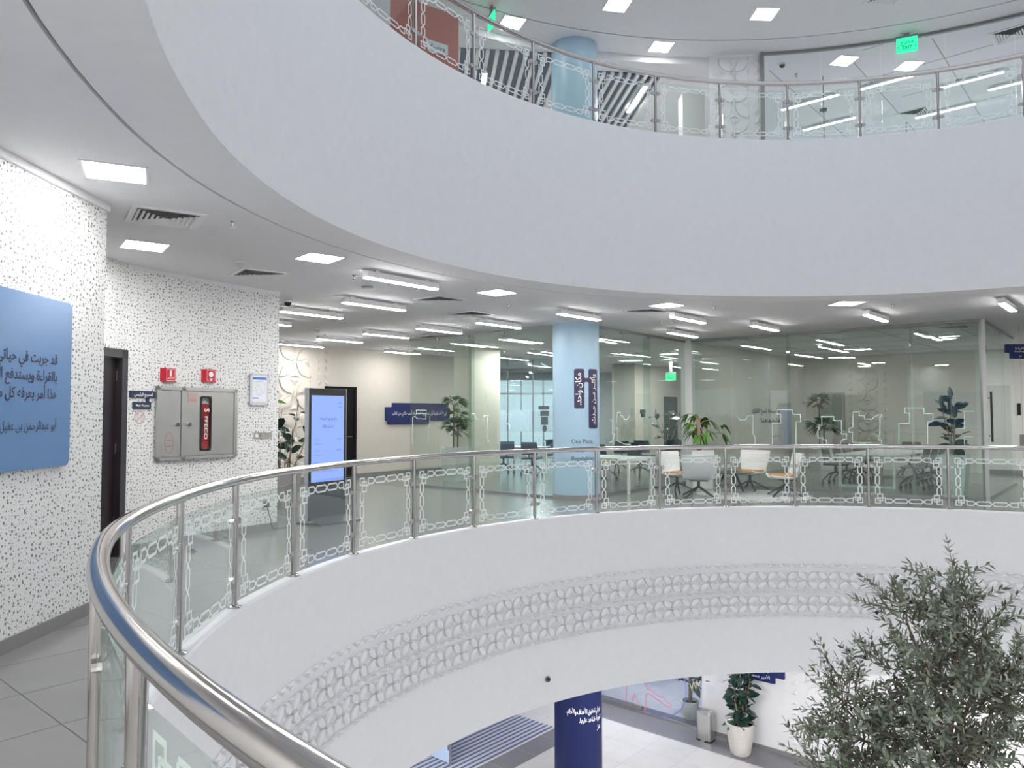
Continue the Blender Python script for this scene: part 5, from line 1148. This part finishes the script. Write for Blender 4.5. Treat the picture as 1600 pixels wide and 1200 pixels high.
for k in range(11):
    a = k * 2.4; el = R.uniform(0.1, 1.2); d = Vector((math.cos(a) * math.cos(el), math.sin(a) * math.cos(el), math.sin(el))); q = Vector((0, 0, 0.8 + 0.03 * k))
    side = d.cross(Vector((0, 0, 1))).normalized(); up = side.cross(d); Lf = R.uniform(.6, .85)
    lf.leaf(q, d, up, Lf, 0.20, 0.3, 0.12, 7)
    for j in range(8):
        for sg in (1, -1): lf.leaf(q + d * Lf * (0.25 + 0.09 * j), (d * 0.5 + side * sg).normalized(), up, 0.16 * (1 - 0.04 * j), 0.06, 0.3, 0.1, 3)
lf.build('foliage', LEAFR, t, smooth=60)
# agave tips at the foot of the upper relief wall
t = thing('spiky_plant', 'spiky plant whose leaf tips show above the upper fascia by the relief wall', 'potted plant', (4.93, 14.75, FLOOR2), 0)
round_pot(t, 0.16, 0.2, 0.5, POTW)
lf = MB(); R = random.Random(2)
for k in range(26):
    a = k * 2.4; el = R.uniform(0.35, 1.4); lf.leaf((0, 0, 0.45), (math.cos(a) * math.cos(el), math.sin(a) * math.cos(el), math.sin(el)), Vector((0, 0, 1)), R.uniform(.55, .8), 0.045, 0.1, 0.2, 4)
lf.build('foliage', LEAFP, t, smooth=60)

# ================================================================== FURNITURE
def lounge(label, x, y, rz, sm):
    t = thing('lounge_chair', label, 'chair', (x, y, 0.005), rz, 'lounge chairs round the low table')
    # local: sitter looks along -y
    mb = MB(); prof = [(-0.30, 0.40), (-0.27, 0.375), (-0.1, 0.365), (0.08, 0.36), (0.18, 0.38), (0.245, 0.46), (0.28, 0.60), (0.31, 0.75), (0.335, 0.86)]
    wid = [0.27, 0.285, 0.30, 0.305, 0.30, 0.305, 0.325, 0.35, 0.36]; n = 8; m_ = len(prof); vs = []
    for off in (0, 1):
        for i, (py, pz) in enumerate(prof):
            a = prof[max(0, i - 1)]; b = prof[min(m_ - 1, i + 1)]; ty, tz = b[0] - a[0], b[1] - a[1]; l = math.hypot(ty, tz); ny, nz = tz / l, -ty / l
            for k in range(n + 1):
                u = -1 + 2 * k / n; curl = abs(u) ** 3
                yy = py - (0.10 * curl if i > 4 else 0.0) + ny * 0.03 * off; zz = pz + (0.05 * curl if i <= 4 else 0.0) + nz * 0.03 * off
                vs.append((u * wid[i], yy, zz))
    N = m_ * (n + 1); fs = []
    for i in range(m_ - 1):
        for k in range(n):
            a = i * (n + 1) + k; fs += [(a, a + n + 1, a + n + 2, a + 1), (N + a, N + a + 1, N + a + n + 2, N + a + n + 1)]
    for i in range(m_ - 1):
        for k in (0, n):
            a = i * (n + 1) + k; q = (a, N + a, N + a + n + 1, a + n + 1); fs.append(q if k == 0 else q[::-1])
    for k in range(n):
        for i in (0, m_ - 1):
            a = i * (n + 1) + k; q = (a, a + 1, N + a + 1, N + a); fs.append(q if i == 0 else q[::-1])
    mb.add(vs, fs); mb.build('shell', sm, t, smooth=50)
    mb = MB(); mb.plate(rrect(-0.25, 0, 0.25, 0.035, 0.015), -0.27, 0.17); c = mb.build('seat_cushion', ORANGE, t, bevel=0.008); c.location = (0, 0, 0.40)
    mb = MB(); mb.box(-0.17, -0.14, 0.325, 0.17, 0.16, 0.34); mb.tube([(0, 0, 0.345), (0, 0, 0.20)], 0.03, 12); mb.build('swivel_stem', BLACK, t)
    for k in range(4):
        a = PI / 4 + k * PI / 2; d = Vector((math.cos(a), math.sin(a), 0)); s_ = Vector((-d.y, d.x, 0))
        mb = MB(); p0, p1 = Vector((0, 0, 0.215)), d * 0.40 + Vector((0, 0, 0.018))
        for (q0, q1) in ((p0, p1),):
            mb.add([q0 + s_ * .022 - Vector((0, 0, .02)), q0 - s_ * .022 - Vector((0, 0, .02)), q0 - s_ * .022 + Vector((0, 0, .02)), q0 + s_ * .022 + Vector((0, 0, .02)),
                    q1 + s_ * .014 - Vector((0, 0, .018)), q1 - s_ * .014 - Vector((0, 0, .018)), q1 - s_ * .014 + Vector((0, 0, .01)), q1 + s_ * .014 + Vector((0, 0, .01))],
                   [(0, 1, 2, 3), (7, 6, 5, 4), (0, 4, 5, 1), (1, 5, 6, 2), (2, 6, 7, 3), (3, 7, 4, 0)])
        mb.build('leg', BLACK, t, smooth=0)
    return t
lounge('pale grey lounge chair seen from behind, in front of the low black table', 3.72, 15.10, math.radians(172), SHELL)
lounge('white lounge chair partly hidden behind the grey one seen from behind', 3.52, 16.15, math.radians(40), SHELLW)
lounge('white lounge chair facing the void behind the low black table', 5.22, 16.60, math.radians(-48), SHELLW)
lounge('white lounge chair with an orange cushion seen from the side, rightmost of the group', 5.52, 15.32, math.radians(-98), SHELLW)
t = thing('low_table', 'low round black table among the lounge chairs', 'table', (4.62, 15.95, 0.005))
mb = MB(); mb.lathe([(0, 0.42), (0.42, 0.42), (0.425, 0.43), (0.42, 0.44), (0, 0.44)], n=40); mb.build('tabletop', BLACK, t)
for k in range(3):
    a = 0.5 + k * 2.094; d = Vector((math.cos(a), math.sin(a), 0)); mb = MB(); mb.tube([d * 0.12 + Vector((0, 0, 0.42)), d * 0.34 + Vector((0, 0, 0.015))], [0.03, 0.02], 8); mb.build('leg', BLACK, t)
mb = MB(); mb.lathe([(0, 0.0), (1.15, 0.0), (1.15, 0.004), (0, 0.004)], (4.95, 15.55, 0), 40)
mb.v = [(x, y, z) for x, y, z in mb.v]; tag(mb.build('round_rug', RUGM), 'round pale grey rug under the lounge chairs', 'rug')
def office_chair(label, x, y, rz, m_seat, m_back, group, four=True):
    t = thing('office_chair', label, 'chair', (x, y, 0), rz, group)
    mb = MB(); mb.plate(rrect(-0.24, 0.44, 0.24, 0.49, 0.02), -0.24, 0.22); mb.build('seat', m_seat, t, bevel=0.01)
    mb = MB(); vs = []; n = 6
    for off in (0, 0.03):
        for i in range(6):
            for k in range(n + 1):
                u = -1 + 2 * k / n; f = i / 5; vs.append((u * (0.22 + 0.02 * math.sin(PI * f)), 0.22 + 0.09 * f - 0.05 * u * u + off, 0.56 + 0.36 * f))
    N = 6 * (n + 1); fs = []
    for i in range(5):
        for k in range(n):
            a = i * (n + 1) + k; fs += [(a, a + 1, a + n + 2, a + n + 1), (N + a, N + a + n + 1, N + a + n + 2, N + a + 1)]
        for k in (0, n):
            a = i * (n + 1) + k; q = (a, a + n + 1, N + a + n + 1, N + a); fs.append(q if k == 0 else q[::-1])
    for k in range(n):
        for i in (0, 5):
            a = i * (n + 1) + k; q = (a, N + a, N + a + 1, a + 1); fs.append(q if i == 0 else q[::-1])
    mb.add(vs, fs); mb.build('backrest', m_back, t, smooth=50)
    mb = MB(); mb.tube([(0, 0.0, 0.44), (0, 0, 0.26)], 0.028, 10); mb.tube([(0, 0.1, 0.44), (0, 0.24, 0.47), (0, 0.27, 0.62)], 0.016, 8); mb.build('stem', BLACK, t)
    for k in range(4):
        a = PI / 4 + k * PI / 2; d = Vector((math.cos(a), math.sin(a), 0))
        mb = MB(); mb.tube([Vector((0, 0, 0.28)), d * 0.16 + Vector((0, 0, 0.24)), d * 0.33 + Vector((0, 0, 0.09))], [0.022, 0.02, 0.015], 8); lg = mb.build('leg', BLACK, t)
        mb = MB(); s_ = Vector((-d.y, d.x, 0)); c = d * 0.33 + Vector((0, 0, 0.032)); mb.tube([c - s_ * 0.02, c + s_ * 0.02], 0.032, 12); mb.tube([c, c + Vector((0, 0, 0.06))], 0.012, 6); mb.build('caster', BLACK, lg)
    return t
def table(label, o, L, Wd, group=None, loop=True):
    """o: front corner on the grid; length along U2, width along V2"""
    t = thing('meeting_table', label, 'table', (o[0], o[1], 0), ROT_U - PI / 2 + PI / 2, group)
    # local x = U2, local -y = V2
    mb = MB(); mb.box(-0.08, -Wd - 0.08, 0.715, L + 0.08, 0.08, 0.74); mb.build('tabletop', WMETAL, t, bevel=0.003)
    for x in (0.0, L):
        mb = MB(); s = 0.05
        mb.box(x - s / 2, -s, 0, x + s / 2, 0, 0.715); mb.box(x - s / 2, -Wd, 0, x + s / 2, -Wd + s, 0.715); mb.box(x - s / 2, -Wd + s, 0.665, x + s / 2, -s, 0.715)
        if loop: mb.box(x - s / 2, -Wd + s, 0, x + s / 2, -s, 0.05)
        mb.build('leg_frame', WMETAL, t, smooth=0)
    return t
table('long white table with looped end legs in the glass meeting room', (7.56, 17.48), 3.4, 1.20)
MO = Vector((7.56, 17.48)); MG = 'swivel chairs of the meeting room table'
for k, lb in enumerate(('swivel chair at the right side of the meeting room table, nearest the glass', 'swivel chair at the right side of the meeting room table, second from the glass', 'swivel chair at the right side of the meeting room table, third from the glass', 'swivel chair at the right side of the meeting room table, farthest from the glass')):
    p = MO + U2 * (0.55 + 0.8 * k) + V2 * 1.45; office_chair(lb, p.x, p.y, ROT_U + PI, MESHG, MESHG, MG) .rotation_euler[2] = facing(-V2.x, -V2.y)
for k, lb in enumerate(('brown swivel chair at the left side of the meeting room table, nearest the glass', 'swivel chair at the left side of the meeting room table, second from the glass', 'swivel chair at the left side of the meeting room table, third from the glass', 'swivel chair at the left side of the meeting room table, farthest from the glass')):
    p = MO + U2 * (0.55 + 0.8 * k) - V2 * 0.25; office_chair(lb, p.x, p.y, facing(V2.x, V2.y), BROWNF if k == 0 else MESHG, MESHG, MG)
p = MO + U2 * 3.75 + V2 * 0.6; office_chair('swivel chair with a brownish back at the far end of the meeting room table', p.x, p.y, facing(-U2.x, -U2.y), MESHG, mat('taupe_fabric', (0.20, 0.15, 0.13), 0.8), MG)
# corner room: white tables and dark blue chairs
table('white table with straight legs right behind the blue column', (1.60, 17.72), 1.9, 0.95, 'white tables of the corner room', False).rotation_euler[2] = ROT_U - PI / 2
CG = 'dark chairs of the corner room'
for x, y, rz, ms, mb_, lb in ((2.35, 19.4, 2.4, mat('mustard_fabric', (0.34, 0.27, 0.10), 0.8), BLUEF, 'swivel chair with a mustard seat at the white table behind the blue column'), (3.35, 19.9, 0.6, BLUEF, BLUEF, 'dark blue chair right of the white table behind the column'),
                            (3.0, 21.7, 3.6, BLUEF, BLUEF, 'dark blue chair in the corner room, left of three before the cream wall'), (3.9, 22.2, 2.6, BLUEF, BLUEF, 'dark blue chair in the corner room, middle of three before the cream wall'), (4.75, 22.6, 3.3, BLUEF, BLUEF, 'dark blue chair in the corner room, right of three before the cream wall'),
                            (-0.25, 21.6, 3.5, BLUEF, BLUEF, 'dark blue chair beside the square pillar, in front of the frosted band'), (0.55, 21.0, 2.8, BLUEF, BLUEF, 'dark blue chair between square pillar and column, nearer of two'), (1.35, 22.9, 0.5, BLUEF, BLUEF, 'dark blue chair between square pillar and column, farther of two')):
    office_chair(lb, x, y, rz, ms, mb_, CG)
table('white table beyond the square pillar, before the frosted band', (-0.55, 22.6), 0.9, 1.3, 'white tables of the corner room', False)

# ================================================================== LOBBY
t = thing('pedal_bin', 'brushed steel pedal bin against the lobby wall beside the big pot', 'waste bin', (4.36, 17.33, GROUND), facing(-U2.x, -U2.y))
mb = MB(); o_ = rrect(-0.18, -0.14, 0.18, 0.14, 0.07, 6); mb.prism(o_, lambda x, y: (x, y, 0.03), lambda x, y: (x, y, 0.60)); mb.build('bin_body', BRUSH, t)
mb = MB(); o_ = rrect(-0.185, -0.145, 0.185, 0.145, 0.07, 6); mb.prism(o_, lambda x, y: (x, y, 0.605), lambda x, y: (x * 0.93, y * 0.93, 0.655)); ld = mb.build('bin_lid', BRUSH, t)
mb = MB(); o_ = rrect(-0.08, -0.05, 0.08, 0.05, 0.03, 4); mb.prism(o_, lambda x, y: (x, y, 0.655), lambda x, y: (x, y, 0.659)); mb.build('lid_inset', GREYM, ld)
mb = MB(); o_ = rrect(-0.187, -0.147, 0.187, 0.147, 0.07, 6); mb.prism(o_, lambda x, y: (x, y, 0.0), lambda x, y: (x, y, 0.03)); mb.build('base_ring', BLACK, t)
mb = MB(); mb.box(-0.05, -0.175, 0.012, 0.05, -0.145, 0.026); mb.build('pedal', STEEL, t, smooth=0)
mb = MB(); gq(mb, 8.0, -14.2, 14.22, -11.10, GROUND + 0.012); mb.v += [(x, y, GROUND + 0.001) for x, y, z in mb.v]; mb.f += [(0, 1, 5, 4), (1, 2, 6, 5), (2, 3, 7, 6), (3, 0, 4, 7)]
tag(mb.build('entrance_mat', MATT, smooth=0), 'blue grey ribbed entrance mat on the lobby floor', 'mat')
t = thing('gate_leaf', 'pale blue glass gate leaf with a steel hinge standing on the entrance mat', 'gate', (-1.33, 16.1, GROUND + 0.012), math.atan2(-V2.y, -V2.x))
mb = MB(); mb.box(0, -0.008, 0.03, 0.85, 0.008, 0.95); mb.build('gate_panel', FROSTB, t, smooth=0)
mb = MB(); mb.tube([(-0.03, 0, 0), (-0.03, 0, 1.0)], 0.025, 12); mb.build('gate_post', STEEL, t)
mb = MB(); mb.box(-0.05, -0.02, 0.30, 0.04, 0.02, 0.42); mb.build('hinge', STEEL, t, smooth=0)
def on_lw(pv, z): p = uv2(PUW, pv - 12); return (p.x, p.y, z)
t = thing('lobby_sign', 'navy blue stepped sign with white Arabic text on the white lobby wall', 'sign', on_lw(0, 0), facing(-U2.x, -U2.y))
mb = MB(); mb.plate(rround([(4.32, -4.2), (5.41, -4.2), (5.41, -4.06), (5.62, -4.06), (5.62, -3.3), (4.32, -3.3)], 0.02), -0.04, 0.0); mb.build('board', NAVY, t)
lettering([('ولي العهد', 5.28, -3.97, 0.11, 'RIGHT', .015, None), ('الأمير محمد بن سلمان', 5.30, -4.13, 0.11, 'RIGHT', .015, 0.85), ('رؤية طموحة لوطن طموح', 5.25, -3.75, 0.11, 'RIGHT', .015, 1.0)], flat(-0.04), WTXT, t)
for dx, dz, lb in ((3.76, -4.82, 'white notice sheet taped to the lobby wall, lower of two'), (4.01, -4.50, 'white notice sheet taped to the lobby wall, upper of two')):
    t = thing('notice_sheet', lb, 'notice', on_lw(dx, dz), facing(-U2.x, -U2.y), 'notices on the lobby wall')
    mb = MB(); mb.box(0, -0.004 if dz < -4.6 else -0.002, 0, 0.235, 0.0, 0.36); mb.build('sheet', PAPER, t, smooth=0)
    mb = MB(); mb.box(0.0, -0.006, 0.31, 0.10, -0.0045, 0.33); mb.build('print_bar', INK, t, smooth=0)
    mb = MB(); 
    for k in range(6): mb.box(0.03, -0.006, 0.05 + 0.035 * k, 0.20, -0.0045, 0.056 + 0.035 * k)
    mb.build('print_lines', mat('print_grey', (0.55, 0.58, 0.66), 0.6), t, smooth=0)

# ================================================================== OLIVE TREE
def olive(label, base, lobes, seed, top, pot=True):
    R = random.Random(seed); t = thing('olive_tree', label, 'tree', (base[0], base[1], GROUND), 0)
    B = Vector((base[0], base[1], GROUND)); wood = MB(); lf = MB(); lu = MB(); fruits = []
    def loc(p): return Vector(p) - B
    trunk = [Vector((0, 0, 0.35)), Vector((0.05, 0.03, 1.6)), Vector((-0.04, 0.0, 3.0)), Vector((0.05, 0.02, 4.3)), loc(top) - Vector((0.08, 0, 0.95)), loc(top) - Vector((0.03, 0, 0.45)), loc(top) - Vector((0, 0, 0.06))]
    wood.tube(trunk, [0.06, 0.05, 0.042, 0.030, 0.018, 0.010, 0.003], 9)
    for (cx, cy, cz, rx, ry, rz, n) in lobes:
        c = loc((cx, cy, cz)); core = c - Vector((0, 0, rz * 0.5))
        # branch from the trunk axis to the lobe
        zt = min(max(core.z - 0.55, 1.2), trunk[-2].z); j = max(i for i in range(len(trunk) - 1) if trunk[i].z <= zt)
        f = (zt - trunk[j].z) / (trunk[j + 1].z - trunk[j].z); q = trunk[j].lerp(trunk[j + 1], f)
        wood.tube([q, q.lerp(core, 0.5) + Vector((0, 0, -0.05)), core, c], [0.012, 0.009, 0.006, 0.004], 6)
        for k in range(n):
            while True:
                o = Vector((R.uniform(-1, 1), R.uniform(-1, 1), R.uniform(-1, 1)))
                if o.length < 1: break
            s_ = c + Vector((o.x * rx, o.y * ry, o.z * rz)) * 0.85
            d = (Vector((o.x, o.y, o.z * 0.6)) * 0.9 + Vector((R.uniform(-.4, .4), R.uniform(-.4, .4), 0.55 + R.uniform(-.3, .4)))).normalized()
            L = R.uniform(0.12, 0.26); bend = Vector((R.uniform(-.3, .3), R.uniform(-.3, .3), R.uniform(-.35, .1)))
            pts = [s_ + d * (L * i / 5) + bend * (L * (i / 5) ** 2) for i in range(6)]
            wood.tube([s_.lerp(c, 0.35)] + pts, [0.0034, 0.0028, 0.0024, 0.002, 0.0017, 0.0014, 0.001], 5, False)
            npair = int(L / 0.021); ph = R.uniform(0, PI)
            for i in range(npair):
                f = (i + 0.5) / npair; k5 = f * 5; jj = min(4, int(k5)); p = pts[jj].lerp(pts[jj + 1], k5 - jj); tv = (pts[jj + 1] - pts[jj]).normalized()
                ph += 1.57 + R.uniform(-.3, .3); sd = tv.cross(Vector((0.3, 0.2, 1))).normalized(); u_ = sd.cross(tv); a = sd * math.cos(ph) + u_ * math.sin(ph)
                for sg in (1, -1):
                    if R.random() < 0.08: continue
                    dl = (tv * R.uniform(.5, 1.0) + a * sg).normalized(); ll = R.uniform(0.052, 0.082) * (1 - 0.3 * f)
                    (lf if R.random() < 0.72 else lu).leaf(p, dl, tv, ll, R.uniform(.013, .0185), R.uniform(-.15, .35), 0.12, 3)
            (lf).leaf(pts[-1], pts[-1] - pts[-2], Vector((1, 0, 0)), 0.05, 0.010, 0.0, 0.1, 3)
            if R.random() < 0.10:
                p = pts[2] + Vector((R.uniform(-.02, .02), R.uniform(-.02, .02), -0.02))
                fruit = MB(); fruit.lathe([(0.009 * math.sin(PI * i / 6), -0.012 * math.cos(PI * i / 6)) for i in range(7)], p, 8); fruits.append(fruit)
    wood.build('trunk', BARK, t); lf.build('foliage', LEAFO, t, smooth=60); lu.build('pale_foliage', LEAFU, t, smooth=60); [q_.build('olive_fruit', OLIVE, t) for q_ in fruits[:60]]
    round_pot(t, 0.3, 0.42, 0.6, POTW)
    return t
TY = 4.3; K = TY / 1176.08
def tl(px, py, rx, ry, n, dy=0.0, d=0.8):                # crown lobes about the tree's own axis
    return ((px - 800) * K * 1.0, TY + dy, 1.62 - (py - 651) * K, rx * K, max(rx, ry) * K * d, ry * K, n)
lobes = [tl(1486, 925, 22, 52, 15), tl(1455, 965, 48, 42, 24), tl(1408, 950, 40, 38, 15), tl(1500, 1000, 52, 48, 26), tl(1530, 985, 26, 40, 8), tl(1425, 1010, 45, 40, 16, -0.1), tl(1490, 1065, 85, 60, 68, 0.0), tl(1400, 1055, 45, 32, 12, 0.1),
         tl(1318, 1085, 48, 42, 22, 0.1), tl(1290, 1120, 30, 45, 12), tl(1345, 1135, 75, 60, 54), tl(1440, 1140, 90, 65, 90, -0.1), tl(1550, 1105, 55, 75, 56, 0.1), tl(1310, 1190, 50, 40, 30), tl(1420, 1225, 120, 60, 80), tl(1540, 1210, 80, 60, 44), tl(1565, 1030, 28, 34, 9)]
olive('large olive tree rising through the void at the lower right', (2.55, TY + 0.05), lobes, 11, (2.53, TY, 0.80))
TY2 = 5.7; K2 = TY2 / 1176.08
def tl2(px, py, rx, ry, n): return ((px - 800) * K2, TY2, 1.62 - (py - 651) * K2, rx * K2, rx * K2, ry * K2, n)
olive('second olive tree at the right edge, mostly outside the view', (4.30, TY2), [tl2(1662, 1040, 62, 55, 26), tl2(1668, 1120, 66, 60, 30), tl2(1675, 1000, 40, 40, 10), tl2(1680, 1200, 70, 60, 20)], 23, (4.25, TY2, 0.10))
